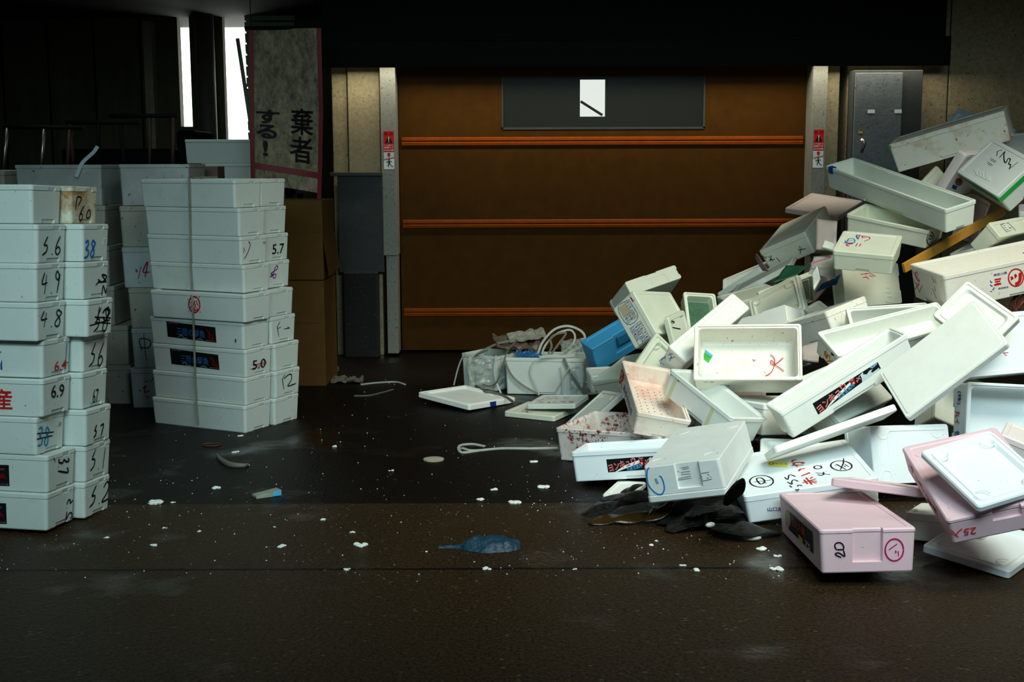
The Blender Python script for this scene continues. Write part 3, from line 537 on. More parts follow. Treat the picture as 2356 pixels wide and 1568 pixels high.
  ["st","z1",[[[0.1994,-0.0922],[0.1942,-0.1064],[0.1869,-0.1178],[0.1781,-0.1257],[0.1684,-0.1295],[0.1583,-0.1291],[0.1485,-0.1245],[0.1398,-0.1159],[0.1326,-0.1039],[0.1274,-0.0893],[0.1247,-0.073],[0.1247,-0.0562],[0.1273,-0.0399],[0.1324,-0.0254],[0.1396,-0.0135],[0.1486,-0.0053],[0.1586,-0.0013],[0.1689,-0.0017],[0.1789,-0.0066],[0.1878,-0.0155],[0.1949,-0.0279],[0.1999,-0.0429],[0.2024,-0.0594],[0.2022,-0.0762],[0.1994,-0.0922]],[[0.194,0.0221],[0.1785,-0.0383],[0.1481,-0.1141]],[[0.1394,-0.0545],[0.1503,-0.0387],[0.1699,-0.1212]],[[0.1801,-0.0532],[0.188,-0.0886]],[[0.1728,-0.0707],[0.1762,-0.0863]]],"black",0.00335],
  ["tx","y0","山口県",[[-0.1765,0.0402],[-0.1184,0.0314],[-0.1745,0.0579]],"navyblue",2],
 ],
 "yonkyu_left": [
  ["pa","y0",[[-0.1554,0.0901],[0.1007,0.095],[0.1014,0.0385],[-0.1526,0.0328]],"black",0],
  ["pa","y0",[[-0.1218,0.0335],[-0.1115,0.0343],[-0.0105,0.0673],[-0.0108,0.0803],[-0.026,0.0755],[-0.0767,0.0602]],"paper",1],
  ["tx","y0","ヨンキュウ",[[-0.1436,0.0338],[-0.0243,0.0624],[-0.1504,0.0672]],"paper",3],
  ["tx","y0","ヨンキュウ",[[-0.1424,0.0347],[-0.0256,0.063],[-0.1491,0.0661]],"redink",2],
  ["tx","y0","活〆",[[-0.0166,0.0603],[0.0268,0.0499],[-0.0151,0.0939]],"paper",3],
  ["tx","y0","活〆",[[-0.0154,0.0615],[0.0255,0.051],[-0.0137,0.0928]],"redink",2],
  ["tx","y0","水産営業所",[[-0.068,0.0335],[0.0003,0.0464],[-0.0712,0.0517]],"sky",1],
  ["pa","y0",[[0.0298,0.0851],[0.0424,0.091],[0.0402,0.0768],[0.0506,0.0628],[0.063,0.0744],[0.0757,0.0719],[0.0658,0.0603],[0.071,0.0503],[0.0962,0.0525],[0.0963,0.0412],[0.0259,0.0368],[0.0304,0.0596]],"wave",1],
  ["pa","y0",[[0.0678,0.0932],[0.0969,0.0926],[0.097,0.0853],[0.0832,0.0777],[0.0756,0.0775]],"sky",1],
  ["pa","y0",[[0.0754,0.09],[0.0805,0.0923],[0.0843,0.0879],[0.0806,0.0833],[0.0768,0.0855]],"redink",2],
  ["st","y0",[[[-0.0412,0.0706],[-0.0133,0.0791]]],"paper",0.00116],
  ["st","y0",[[[-0.0359,0.065],[-0.0132,0.0735]]],"paper",0.00116],
  ["st","y0",[[[-0.0306,0.0594],[-0.013,0.0678]]],"paper",0.00116],
 ],
 "yonkyu_long": [
  ["pa","x1",[[-0.186,0.0962],[0.1631,0.0993],[0.1647,0.0638],[-0.1832,0.0333]],"black",0],
  ["pa","x1",[[-0.1416,0.037],[-0.1278,0.0388],[0.01,0.0765],[0.0095,0.0875],[-0.0113,0.083],[-0.0803,0.0671]],"paper",1],
  ["tx","x1","ヨンキュウ",[[-0.1711,0.0353],[-0.009,0.0718],[-0.1797,0.0713]],"paper",3],
  ["tx","x1","ヨンキュウ",[[-0.1695,0.0364],[-0.0108,0.0722],[-0.1779,0.0702]],"redink",2],
  ["tx","x1","活〆",[[0.0016,0.0704],[0.0613,0.0648],[0.0037,0.0988]],"paper",3],
  ["tx","x1","活〆",[[0.0033,0.0714],[0.0595,0.0656],[0.0055,0.0979]],"redink",2],
  ["tx","x1","水産営業所",[[-0.0687,0.0423],[0.0248,0.06],[-0.073,0.0593]],"sky",1],
  ["pa","x1",[[0.0652,0.0919],[0.0825,0.0965],[0.0795,0.0859],[0.094,0.0761],[0.1111,0.085],[0.1287,0.0837],[0.115,0.0753],[0.1224,0.0687],[0.1573,0.0722],[0.1576,0.065],[0.06,0.0546],[0.0661,0.0725]],"wave",1],
  ["pa","x1",[[0.1175,0.0981],[0.1579,0.0978],[0.1581,0.0931],[0.139,0.0878],[0.1285,0.0875]],"sky",1],
  ["pa","x1",[[0.1281,0.0959],[0.1351,0.0975],[0.1405,0.0946],[0.1353,0.0915],[0.13,0.0929]],"redink",2],
  ["st","x1",[[[-0.032,0.0783],[0.006,0.0864]]],"paper",0.00127],
  ["st","x1",[[[-0.0248,0.0735],[0.0063,0.0816]]],"paper",0.00127],
  ["st","x1",[[[-0.0176,0.0689],[0.0065,0.0769]]],"paper",0.00127],
 ],
 "blue_circle": [
  ["st","y0",[[[-0.1224,0.1445],[-0.1362,0.1281],[-0.1435,0.0826],[-0.13,0.0502],[-0.1107,0.0326],[-0.0951,0.0335],[-0.0829,0.0501],[-0.081,0.0756],[-0.0861,0.0992],[-0.0931,0.1026]],[[-0.1127,0.0946],[-0.107,0.0734]],[[-0.1072,0.0965],[-0.1018,0.0738]]],"inkblue",0.00259],
  ["st","y0n",[[[-0.0062,0.121],[0.0249,0.1235]],[[-0.0004,0.1146],[0.0261,0.1172]],[[-0.0098,0.1039],[0.0272,0.1053]],[[-0.0094,0.0961],[0.0276,0.0954]],[[-0.0248,0.0808],[0.0273,0.0867]],[[-0.027,0.0754],[0.0276,0.0785]],[[-0.0223,0.11],[-0.0157,0.1071]]],"greyink",0.00173],
  ["st","y0",[[[0.0715,0.095],[0.1029,0.0965]],[[0.0947,0.0903],[0.1013,0.0834]],[[0.0653,0.0896],[0.0728,0.0815]],[[0.0674,0.075],[0.0729,0.0723]],[[0.0898,0.0765],[0.097,0.0726]],[[0.103,0.0771],[0.1081,0.0775]],[[0.0653,0.0649],[0.1082,0.0683]]],"greyink",0.00216],
 ],
 "kaneki": [
  ["st","x0",[[[0.2431,0.0761],[0.2458,0.0125],[0.2286,0.0149]],[[0.2431,0.0761],[0.1635,0.0841]],[[0.2297,0.0371],[0.1811,0.0771],[0.1706,0.0612],[0.235,0.0072]],[[0.2059,0.0682],[0.1737,0.0627]],[[0.1872,0.032],[0.1537,0.0153]]],"red",0.00793],
  ["tx","x0","あゆかねき",[[0.1154,0.0313],[-0.1706,0.0313],[0.1228,0.0635]],"navyblue",2],
 ],
 "green_print": [
  ["st","x0",[[[0.2114,0.1082],[0.1957,0.1132]],[[0.2094,0.1173],[0.1985,0.1023]],[[0.2001,0.1173],[0.1931,0.1027]],[[0.2092,0.1015],[0.1933,0.1092]],[[0.1574,0.1085],[0.1423,0.1172]],[[0.1558,0.1028],[0.1409,0.1088]],[[0.1521,0.0997],[0.1421,0.1015]],[[0.1577,0.115],[0.1449,0.1184]],[[0.0505,0.1164],[0.0336,0.1184]],[[0.045,0.1222],[0.0378,0.1133]],[[0.0222,0.1172],[0.0069,0.1157]],[[0.0207,0.1207],[0.0173,0.1122]],[[0.0129,0.1226],[0.0077,0.1139]],[[-0.0244,0.1198],[-0.0441,0.1223]],[[-0.026,0.1142],[-0.045,0.115]],[[-0.1351,0.1247],[-0.1519,0.1283]],[[-0.1396,0.1286],[-0.1454,0.1218]],[[-0.161,0.1273],[-0.1762,0.1275]],[[-0.1673,0.1311],[-0.1773,0.123]],[[-0.2114,0.1283],[-0.2303,0.1333]],[[-0.2136,0.1219],[-0.22,0.1309]]],"green",0.00419],
  ["st","y0",[[[-0.0219,0.1265],[-0.0051,0.1262]],[[0.0151,0.1257],[0.0202,0.1283]],[[0.0412,0.1267],[0.0539,0.1279]],[[0.0953,0.1266],[0.1147,0.1281],[0.1186,0.119]]],"green",0.00375],
 ],
 "dirty_open": [
  ["pa","in",[[-0.2001,0.0825],[-0.1632,0.0525],[-0.186,0.0106],[-0.2147,0.0366]],"labelgreen",0],
  ["pa","in",[[-0.2001,0.0841],[-0.1632,0.0536],[-0.1688,0.0444],[-0.2048,0.0744]],"sky",1],
  ["st","in",[[[-0.208,0.0636],[-0.1735,0.0418]],[[-0.2093,0.0554],[-0.1759,0.0364]],[[-0.2106,0.0474],[-0.1876,0.0311]]],"black",0.00117],
  ["st","y0",[[[-0.2031,0.1302],[-0.1825,0.1275]],[[-0.1733,0.1275],[-0.1551,0.1248]],[[0.1084,0.1401],[0.1263,0.1427]]],"green",0.00365],
 ],
 "emboss_lid": [
  ["tx","z1","（有）マルミ商店",[[-0.0339,-0.1098],[0.2025,-0.1214],[-0.0314,-0.0701]],"emboss",1],
  ["st","z1",[[[-0.0452,-0.1211],[-0.0435,-0.0188],[0.2203,-0.0238],[0.2169,-0.1252]],[[0.1018,-0.065],[0.0962,-0.072],[0.0889,-0.0746],[0.0815,-0.0725],[0.0753,-0.066],[0.0715,-0.0563],[0.0711,-0.0455],[0.0739,-0.0355],[0.0796,-0.0285],[0.0869,-0.0258],[0.0944,-0.028],[0.1006,-0.0346],[0.1043,-0.0443],[0.1047,-0.0552],[0.1018,-0.065]],[[0.2455,-0.0339],[0.2296,-0.0485],[0.2286,-0.1339],[0.2378,-0.1321]],[[0.2358,0.1375],[0.2402,0.135],[0.2387,0.0549]],[[-0.2443,0.1323],[-0.2442,0.0408]],[[-0.2412,-0.0549],[-0.2327,-0.1422]]],"emboss",0.00212],
 ],
 "red_marks": [
  ["st","z1",[[[0.0204,0.1056],[0.0673,0.1031]],[[0.0204,0.1056],[0.0148,0.0742]],[[0.0166,0.0687],[0.0608,0.0669]],[[0.0327,0.0967],[0.0285,0.0731],[0.0235,0.0762]],[[0.041,0.0961],[0.0385,0.067]],[[0.0483,0.0902],[0.0656,0.0782]],[[0.0057,0.1014],[0.0022,0.0725]],[[-0.0089,-0.043],[0.0186,-0.0442]],[[-0.0063,-0.0443],[0.0076,-0.0591]]],"magenta",0.00265],
 ],
 "kabu_open": [
  ["tx","x0","(株)",[[0.1278,0.042],[0.0697,0.0437],[0.1292,0.0832]],"navyblue",2],
  ["tx","x0","丸イ",[[0.0424,0.0297],[-0.0158,0.0313],[0.0448,0.0792]],"red",2],
  ["tx","x0","佐",[[-0.0447,0.0342],[-0.0739,0.034],[-0.0424,0.0857]],"navyblue",2],
 ],
 "orange_digits": [
  ["st","x0",[[[0.0121,0.035],[0.0149,0.0614],[-0.0038,0.0335],[-0.0068,0.0574]],[[0.0084,0.0737],[-0.0127,0.055],[-0.0088,0.034]],[[-0.0168,0.0584],[-0.0273,0.074],[-0.032,0.0421]],[[-0.0132,0.0196],[-0.0572,0.0591]]],"orange",0.00536],
  ["pa","x0",[[-0.0325,0.1066],[-0.0578,0.1162],[-0.0599,0.0897],[-0.0363,0.0812]],"black",0],
 ],
 "eleven_box": [
  ["st","z1",[[[-0.1204,0.0097],[-0.1082,-0.0177],[-0.0918,-0.0175],[-0.0739,-0.0108],[-0.069,0.0072],[-0.0812,0.0424],[-0.103,0.0409],[-0.1073,0.0206],[-0.1062,-0.0135]],[[-0.1019,0.0067],[-0.0816,0.0155]]],"cyan",0.00357],
  ["st","z1",[[[-0.1197,-0.0221],[-0.0956,-0.026],[-0.0727,-0.0241],[-0.1006,-0.0424],[-0.0946,-0.0597],[-0.0834,-0.0607]],[[-0.0512,-0.015],[-0.0516,-0.0565]],[[-0.0323,-0.0141],[-0.0347,-0.0523]],[[-0.0698,0.0994],[-0.0063,0.084],[-0.0004,0.0585]],[[-0.0605,0.0939],[-0.0588,0.0403]],[[-0.0432,0.0904],[-0.0418,0.0675],[-0.0234,0.0721]],[[-0.0213,0.0228],[-0.0037,0.0539]]],"magenta",0.00446],
  ["st","z1",[[[-0.0592,0.102],[-0.0751,0.0981],[-0.0695,0.0684],[-0.0601,0.0476]]],"inkblue",0.00446],
 ],
 "emboss_face": [
  ["st","z1",[[[-0.0607,0.0665],[-0.0031,0.0695]],[[-0.0291,0.073],[-0.0292,0.0581]],[[-0.0504,0.0477],[-0.0255,0.0488],[-0.0163,0.0346]],[[-0.0018,0.0679],[0.0255,0.0478]],[[-0.0123,0.0567],[0.0113,0.0459]]],"magenta",0.00278],
  ["st","z1",[[[-0.0926,-0.0565],[-0.062,-0.059]],[[-0.081,-0.0634],[-0.0852,-0.1019]],[[-0.0942,-0.0713],[-0.0575,-0.0742]],[[-0.0962,-0.0891],[-0.0532,-0.091]],[[-0.0657,-0.0646],[-0.0699,-0.1031]],[[0.0816,-0.0194],[0.1062,-0.0214]],[[0.0725,-0.0457],[0.1065,-0.0468]],[[0.0761,-0.0699],[0.1099,-0.0726],[0.1054,-0.0991],[0.0731,-0.0966],[0.0761,-0.0699]],[[0.0992,-0.0148],[0.0946,-0.0564]]],"emboss",0.00216],
 ],
 "circled_nine": [
  ["st","x1",[[[-0.0142,0.0301],[-0.013,0.017],[-0.0184,0.0074],[-0.0298,0.0023],[-0.0458,0.0024],[-0.0644,0.0076],[-0.0833,0.0174],[-0.1002,0.0304],[-0.1131,0.0452],[-0.1206,0.0598],[-0.1217,0.0727],[-0.1163,0.0823],[-0.1051,0.0874],[-0.0894,0.0874],[-0.071,0.0823],[-0.0522,0.0728],[-0.0351,0.0598],[-0.0219,0.045],[-0.0142,0.0301]],[[-0.0522,0.0535],[-0.0865,0.0662],[-0.0882,0.0476],[-0.0511,0.0404],[-0.0499,0.0561],[-0.0338,0.0196],[-0.0639,0.0185]]],"black",0.00369],
 ],
 "dirty_long": [
  ["pa","y0",[[-0.3383,0.1701],[-0.3156,0.1667],[-0.3181,0.1549],[-0.3403,0.1586]],"green",0],
 ],
 "green_tape": [
  ["st","z1",[[[0.0551,0.0555],[0.0813,0.0841],[0.1007,0.0614]],[[0.0528,0.0295],[0.0997,0.0359],[0.0829,0.0237],[0.0529,-0.0201],[0.0491,-0.0423],[0.0727,-0.0277],[0.076,-0.0472],[0.0507,-0.0641],[0.0513,-0.0836],[0.0245,-0.1025]],[[0.0289,-0.1001],[0.0848,-0.1095]]],"black",0.0033],
  ["st","z1",[[[0.0299,0.081],[0.0283,0.0226]],[[0.021,0.076],[0.0202,0.0221]],[[0.0038,0.0772],[0.0014,0.021]],[[-0.0048,0.0654],[-0.006,0.025]]],"black",0.00183],
  ["st","z1",[[[-0.07,0.1046],[-0.0834,0.0607]],[[-0.054,0.0942],[-0.0732,0.0749]],[[-0.0617,0.062],[-0.0801,0.0294]],[[-0.0571,0.0398],[-0.0788,0.0028]],[[-0.0539,0.0087],[-0.0756,-0.028]],[[-0.0609,-0.036],[-0.0797,-0.0547]],[[-0.0875,0.0695],[-0.0791,-0.0678]]],"emboss",0.00257],
 ],
 "logo_box": [
  ["pa","z1",[[0.0015,-0.0464],[0.0086,-0.0574],[0.0085,-0.0663],[0.0015,-0.0719],[-0.0116,-0.0731],[-0.0286,-0.0699],[-0.0468,-0.0628],[-0.0636,-0.0528],[-0.0764,-0.0415],[-0.0833,-0.0307],[-0.0832,-0.0218],[-0.0762,-0.0164],[-0.0633,-0.0151],[-0.0465,-0.0181],[-0.0283,-0.0252],[-0.0114,-0.0351]],"greyink",0],
  ["pa","z1",[[-0.0745,-0.0342],[-0.0759,-0.0168],[-0.0423,-0.0188],[-0.0009,-0.0412],[-0.0093,-0.0557],[-0.0437,-0.0411]],"red",1],
  ["pa","z1",[[-0.081,-0.0587],[-0.0243,-0.0748],[-0.0133,-0.1032],[-0.0726,-0.0842]],"blue",0],
 ],
 "mitsu": [
  ["tx","y0","神奈川県",[[-0.1919,0.1231],[-0.1192,0.1228],[-0.1922,0.1368]],"navyblue",2],
  ["st","y0",[[[-0.1882,0.1052],[-0.1527,0.1044]],[[-0.1863,0.0933],[-0.1573,0.0932]],[[-0.192,0.078],[-0.174,0.0801],[-0.1534,0.078]]],"red",0.00671],
  ["tx","y0","島田商店",[[-0.1713,0.0514],[-0.1179,0.0492],[-0.1712,0.0615]],"navyblue",2],
  ["st","y0",[[[-0.2118,0.1071],[-0.2069,0.0953],[-0.1995,0.0953]],[[-0.2121,0.0863],[-0.2071,0.076],[-0.1988,0.0765]],[[-0.2043,0.056],[-0.1951,0.0599],[-0.1971,0.0531]],[[-0.2153,0.0489],[-0.2034,0.0493]],[[-0.1959,0.0672],[-0.1891,0.0601]]],"navyblue",0.00292],
  ["st","y0",[[[-0.0347,0.0856],[-0.0363,0.0766],[-0.0396,0.0683],[-0.0443,0.0611],[-0.0504,0.0554],[-0.0575,0.0513],[-0.0653,0.0491],[-0.0735,0.0488],[-0.0817,0.0504],[-0.0896,0.054],[-0.0968,0.0593],[-0.103,0.0661],[-0.1079,0.074],[-0.1113,0.0829],[-0.1132,0.0921],[-0.1132,0.1015],[-0.1116,0.1105],[-0.1084,0.1187],[-0.1036,0.1258],[-0.0976,0.1316],[-0.0905,0.1356],[-0.0827,0.1379],[-0.0745,0.1382],[-0.0663,0.1365],[-0.0585,0.133],[-0.0513,0.1277],[-0.0451,0.121],[-0.0402,0.113],[-0.0367,0.1042],[-0.0349,0.0949],[-0.0347,0.0856]]],"red",0.00379],
  ["st","y0",[[[-0.0977,0.1048],[-0.0932,0.0866],[-0.0913,0.092]],[[-0.0777,0.1122],[-0.0732,0.0941],[-0.0708,0.1051]],[[-0.0507,0.1154],[-0.0517,0.084],[-0.0606,0.0656],[-0.0805,0.0596]]],"red",0.00875],
  ["st","x0",[[[0.1742,0.1452],[0.103,0.1065],[0.1153,0.0992],[0.1435,0.1198],[0.1216,0.1464],[0.1042,0.1265]],[[0.1696,0.0999],[0.1468,0.0783],[0.1126,0.0344]],[[0.1706,0.0432],[0.1074,0.0853],[0.1468,0.0783]],[[0.1173,0.0376],[0.0761,0.0808]]],"magenta",0.00357],
  ["st","x0",[[[-0.0485,0.1528],[-0.0679,0.1216]],[[-0.0825,0.1439],[-0.0817,0.124]],[[-0.0405,0.0868],[-0.072,0.0379]],[[-0.0649,0.1062],[-0.0726,0.0778]]],"magenta",0.00396],
 ],
 "stamp_box": [
  ["st","z1",[[[-0.0821,0.025],[-0.0062,0.0266],[-0.0005,-0.0353],[-0.0728,-0.0372],[-0.0821,0.025]]],"black",0.0021],
  ["st","z1",[[[-0.0263,0.0072],[-0.022,-0.0155]],[[-0.0344,-0.0075],[-0.0027,-0.0024]],[[-0.0678,0.0161],[-0.0477,0.0149]],[[-0.0709,0.004],[-0.0527,0.003]],[[-0.0734,-0.0114],[-0.0481,-0.0119]],[[-0.0731,-0.0224],[-0.0351,-0.0231]]],"navyblue",0.0021],
 ],
 "four_box": [
  ["st","y0",[[[0.0987,0.0783],[0.0771,0.0543],[0.1247,0.0453]],[[0.1016,0.066],[0.0721,0.0284]],[[-0.1588,0.1122],[-0.1487,0.0893],[-0.1359,0.099]],[[-0.1236,0.0939],[-0.1157,0.0532]],[[-0.1369,0.0695],[-0.0969,0.0603]],[[-0.105,0.0935],[-0.1311,0.0596]],[[-0.0828,0.0657],[-0.0744,0.0302]]],"black",0.00361],
 ],
 "table_box": [
  ["st","x0",[[[-0.0239,0.1095],[-0.1262,0.1091]],[[-0.0222,0.0835],[-0.1249,0.083]],[[-0.0206,0.0573],[-0.1237,0.0568]],[[-0.0189,0.031],[-0.1224,0.0305]],[[-0.0239,0.1095],[-0.0189,0.031]],[[-0.0496,0.1094],[-0.0449,0.0309]],[[-0.0752,0.1093],[-0.0708,0.0308]],[[-0.1007,0.1092],[-0.0966,0.0306]],[[-0.1262,0.1091],[-0.1224,0.0305]]],"navyblue",0.00133],
  ["tx","x0","5",[[-0.0313,0.0873],[-0.0395,0.0873],[-0.0324,0.1056]],"navyblue",1],
  ["tx","x0","6",[[-0.057,0.0872],[-0.0652,0.0872],[-0.0581,0.1055]],"navyblue",1],
  ["tx","x0","7",[[-0.0827,0.0871],[-0.0909,0.0871],[-0.0837,0.1054]],"navyblue",1],
  ["tx","x0","8",[[-0.1083,0.087],[-0.1165,0.087],[-0.1092,0.1053]],"navyblue",1],
  ["tx","x0","9",[[-0.0296,0.0612],[-0.0379,0.0612],[-0.0308,0.0795]],"navyblue",1],
  ["tx","x0","10",[[-0.0513,0.0611],[-0.0678,0.061],[-0.0524,0.0794]],"navyblue",1],
  ["tx","x0","11",[[-0.0771,0.061],[-0.0936,0.0609],[-0.0781,0.0793]],"navyblue",1],
  ["tx","x0","12",[[-0.1028,0.0609],[-0.1192,0.0608],[-0.1038,0.0792]],"navyblue",1],
  ["tx","x0","13",[[-0.0238,0.035],[-0.0405,0.0349],[-0.025,0.0534]],"navyblue",1],
  ["tx","x0","14",[[-0.0498,0.0348],[-0.0664,0.0347],[-0.0509,0.0532]],"navyblue",1],
  ["tx","x0","15",[[-0.0757,0.0347],[-0.0922,0.0346],[-0.0767,0.0531]],"navyblue",1],
  ["st","x0",[[[0.1074,0.1093],[0.0024,0.1087],[0.0064,0.0307],[0.1108,0.0299],[0.1074,0.1093]],[[0.1085,0.083],[0.0038,0.0828]],[[0.0443,0.109],[0.048,0.0304]],[[0.0468,0.0567],[0.0051,0.0568]]],"navyblue",0.00133],
  ["pa","x0",[[0.1065,0.0808],[0.0477,0.0808],[0.05,0.032],[0.1086,0.0315]],"tan",0],
  ["tx","x0","チリキン",[[0.1053,0.0856],[0.0475,0.0855],[0.1044,0.1069]],"navyblue",2],
  ["tx","x0","甘口",[[0.0412,0.0868],[0.0067,0.0867],[0.0403,0.105]],"darkred",1],
  ["tx","x0","中辛",[[0.0424,0.0606],[0.008,0.0607],[0.0415,0.079]],"navyblue",1],
  ["tx","x0","辛口",[[0.0437,0.0344],[0.0093,0.0346],[0.0428,0.0528]],"navyblue",1],
  ["pa","x0",[[0.1197,0.1214],[0.0817,0.1406],[0.0816,0.1228]],"red",0],
 ],
 "leaf_lid": [
  ["st","z1",[[[-0.0825,0.0861],[-0.0706,0.0577]],[[-0.0718,0.0746],[-0.0415,0.062],[-0.0571,0.06]],[[-0.1008,0.0474],[0.0098,0.0165]]],"black",0.00541],
  ["pa","z1",[[0.0274,0.0883],[0.1146,0.0952],[0.096,0.0739],[0.0411,0.0714]],"leaf",0],
 ],
 "blue_kanji": [
  ["st","x0",[[[0.0621,0.0291],[0.0519,0.0737],[0.0437,0.0955]],[[0.0494,0.0281],[0.0289,0.0366]],[[0.0535,0.0637],[0.051,0.018]],[[0.0504,0.0835],[0.0373,0.075]],[[0.0395,0.1125],[0.021,0.1505]],[[0.0364,0.1321],[0.0105,0.1151]],[[0.0261,0.0965],[0.0037,0.1392]],[[0.0216,0.1259],[0.015,0.0857]]],"inkblue",0.00257],
 ],
 "lid_red_writing": [
  ["st","z1",[[[-0.1215,-0.0271],[-0.0868,0.0175]],[[-0.095,0.0713],[-0.0783,0.094]],[[-0.0928,-0.0651],[-0.0637,-0.0731]],[[-0.0692,0.0323],[-0.0408,0.0316]],[[-0.0637,0.0859],[-0.0299,0.0927]],[[-0.0366,0.0468],[-0.0079,0.0309]],[[-0.0401,-0.0735],[-0.0277,-0.0663],[-0.0242,-0.0959]],[[-0.01,-0.0666],[0.0135,-0.0671]],[[0.0311,-0.0674],[0.0471,-0.0529],[0.0714,-0.0755]],[[0.08,-0.0461],[0.1172,-0.0837]],[[0.094,-0.0833],[0.1063,-0.0466]],[[0.0202,0.0454],[0.0522,0.037]],[[0.0061,0.0918],[0.0398,0.0986]]],"magenta",0.00523],
 ],
 "lid_broken": [
  ["st","z1",[[[-0.0602,-0.113],[-0.0714,-0.0828]],[[-0.0544,-0.1032],[-0.0384,-0.0886],[-0.0287,-0.1193],[-0.0417,-0.1184]],[[-0.0191,-0.1078],[-0.0099,-0.0894]]],"magenta",0.00504],
 ],
 "lid_floor_left": [
  ["pa","y0",[[-0.0278,0.0478],[0.0244,0.0451],[0.0287,-0.0027],[-0.0206,-0.0008]],"navyblue",0],
 ],
 "grey_scribble": [
  ["st","y0",[[[-0.1051,0.0101],[-0.1008,0.0033]],[[-0.0892,0.0157],[-0.0828,0.0219],[-0.086,0.0123]],[[-0.0732,0.0213],[-0.0573,0.0302]],[[-0.0509,0.0266],[-0.035,0.0355],[-0.0415,0.0195]]],"black",0.00277],
 ],
}
CURVES = {"strap":[[[-1.6153,6.9776,1.328],[-1.7046,6.7986,1.328],[-1.6866,6.6488,1.3225],[-1.6928,6.6606,1.1227],[-1.698,6.6652,0.9624],[-1.6995,6.6646,0.8012],[-1.6809,6.5973,0.6696],[-1.6869,6.6251,0.5158],[-1.6899,6.6339,0.3745],[-1.6885,6.6233,0.2237],[-1.6809,6.6088,0.0258]]],"band_a":[[[-0.0429,7.5799,0.2022],[-0.0027,7.5714,0.1214],[0.0645,7.5579,0.0619],[0.1653,7.5382,0.0069]]],"band_b":[[[0.1387,7.5455,0.2206],[0.1172,7.5492,0.1793],[0.1171,7.5486,0.1248],[0.1452,7.5426,0.0643],[0.1653,7.5382,0.0069]]],"band_c":[[[0.2934,7.5157,0.1908],[0.3022,7.5134,0.1301],[0.3056,7.5122,0.0759],[0.3024,7.5122,0.0146]]],"band_d":[[[0.3449,7.4997,0.1817],[0.302,7.5071,0.104],[0.2521,7.5156,0.0128]]],"band_e":[[[0.3119,7.5127,0.2353],[0.3453,7.5055,0.1584],[0.3986,7.4945,0.0719],[0.4385,7.4863,0.0203]]],"band_f":[[[0.0315,7.5331,0.3482],[-0.0224,7.5779,0.2775],[-0.0498,7.6011,0.2057],[-0.0776,7.6249,0.1057],[-0.1123,7.6539,0.049],[-0.168,7.6993,0.0377],[-0.2239,7.7442,0.079],[-0.2445,7.76,0.1535],[-0.2299,7.7474,0.2113],[-0.1456,7.6782,0.2631]]],"band_g":[[[-0.259,7.7944,0.2042],[-0.274,7.8076,0.1248],[-0.2532,7.7915,0.0569],[-0.2321,7.7748,0.021]]],"band_h":[[[-0.0978,7.6629,0.2307],[-0.1087,7.6731,0.1323],[-0.0918,7.6604,0.0512],[-0.068,7.6418,-0.0024]]],"band_i":[[[-0.2946,7.8231,0.221],[-0.3239,7.8476,0.168],[-0.3463,7.8666,0.1012],[-0.3615,7.8797,0.0421],[-0.3706,7.8877,0.005]]],"band_j":[[[-0.2272,7.6113,0.05],[-0.1691,7.4391,0.05],[-0.1086,7.3826,0.05],[-0.042,7.2552,0.05],[0.022,7.0075,0.05]]],"band_k":[[[0.1547,7.6721,0.2284],[0.1888,7.6721,0.311],[0.2569,7.6721,0.3864],[0.3385,7.6721,0.4101],[0.4135,7.6721,0.3859],[0.4477,7.6721,0.3445],[0.4275,7.6721,0.2895],[0.3526,7.6721,0.2484],[0.2503,7.6721,0.2246]]],"band_l":[[[0.1813,7.6421,0.2398],[0.2085,7.6421,0.3015],[0.2695,7.6421,0.363],[0.3508,7.6421,0.39],[0.3849,7.6421,0.3557],[0.3715,7.6421,0.3009],[0.3172,7.6421,0.253]]],"band_m":[[[0.2212,7.6121,0.2442],[0.2415,7.6121,0.292],[0.2347,7.6121,0.3399],[0.2684,7.6121,0.367],[0.3292,7.6121,0.3736],[0.2821,7.6121,0.3055],[0.2348,7.6121,0.2373]]],"band_n":[[[0.165,7.5221,0.2411],[0.2454,7.5221,0.2476],[0.3123,7.5221,0.244],[0.3759,7.5221,0.2519]]],"band_o":[[[-0.2305,7.771,0.2147],[-0.1611,7.771,0.2564],[-0.078,7.771,0.291],[0.0325,7.771,0.315]]],"floor_strap":[[[-0.2517,6.1107,0.004],[-0.1897,6.0525,0.004],[-0.062,6.0982,0.004],[0.0884,6.0958,0.004],[0.224,6.1033,0.004]],[[-0.1683,6.0522,0.004],[-0.248,6.0158,0.004],[-0.2623,6.1594,0.004],[-0.2049,6.1979,0.004],[-0.1383,6.1477,0.004]]],"back_strap":[[[-0.9672,7.9344,0.004],[-0.8766,7.9969,0.004],[-0.7535,8.027,0.004],[-0.6835,7.9287,0.004]]],"back_strap2":[[[-0.96,7.5391,0.004],[-0.869,7.5518,0.004],[-0.7999,7.6534,0.004],[-0.7426,7.7579,0.004]]],"red_string":[[[1.2306,5.9296,0.4947],[1.2455,5.9146,0.4787],[1.2437,5.8959,0.4529],[1.2274,5.877,0.4225],[1.2075,5.8699,0.4071],[1.1959,5.8705,0.4046]],[[1.2853,5.9085,0.4819],[1.2593,5.8992,0.4618],[1.2423,5.8956,0.452],[1.229,5.9004,0.4546],[1.2271,5.9087,0.4653],[1.233,5.9101,0.4689],[1.2449,5.8973,0.455]],[[1.2423,5.8956,0.452],[1.2612,5.8831,0.4405],[1.2827,5.867,0.4249]]]}
SLAT = {"len":0.839,"c":[2.441,6.95,0.98],"q":[0.9491,0.0545,-0.1676,0.2609]}
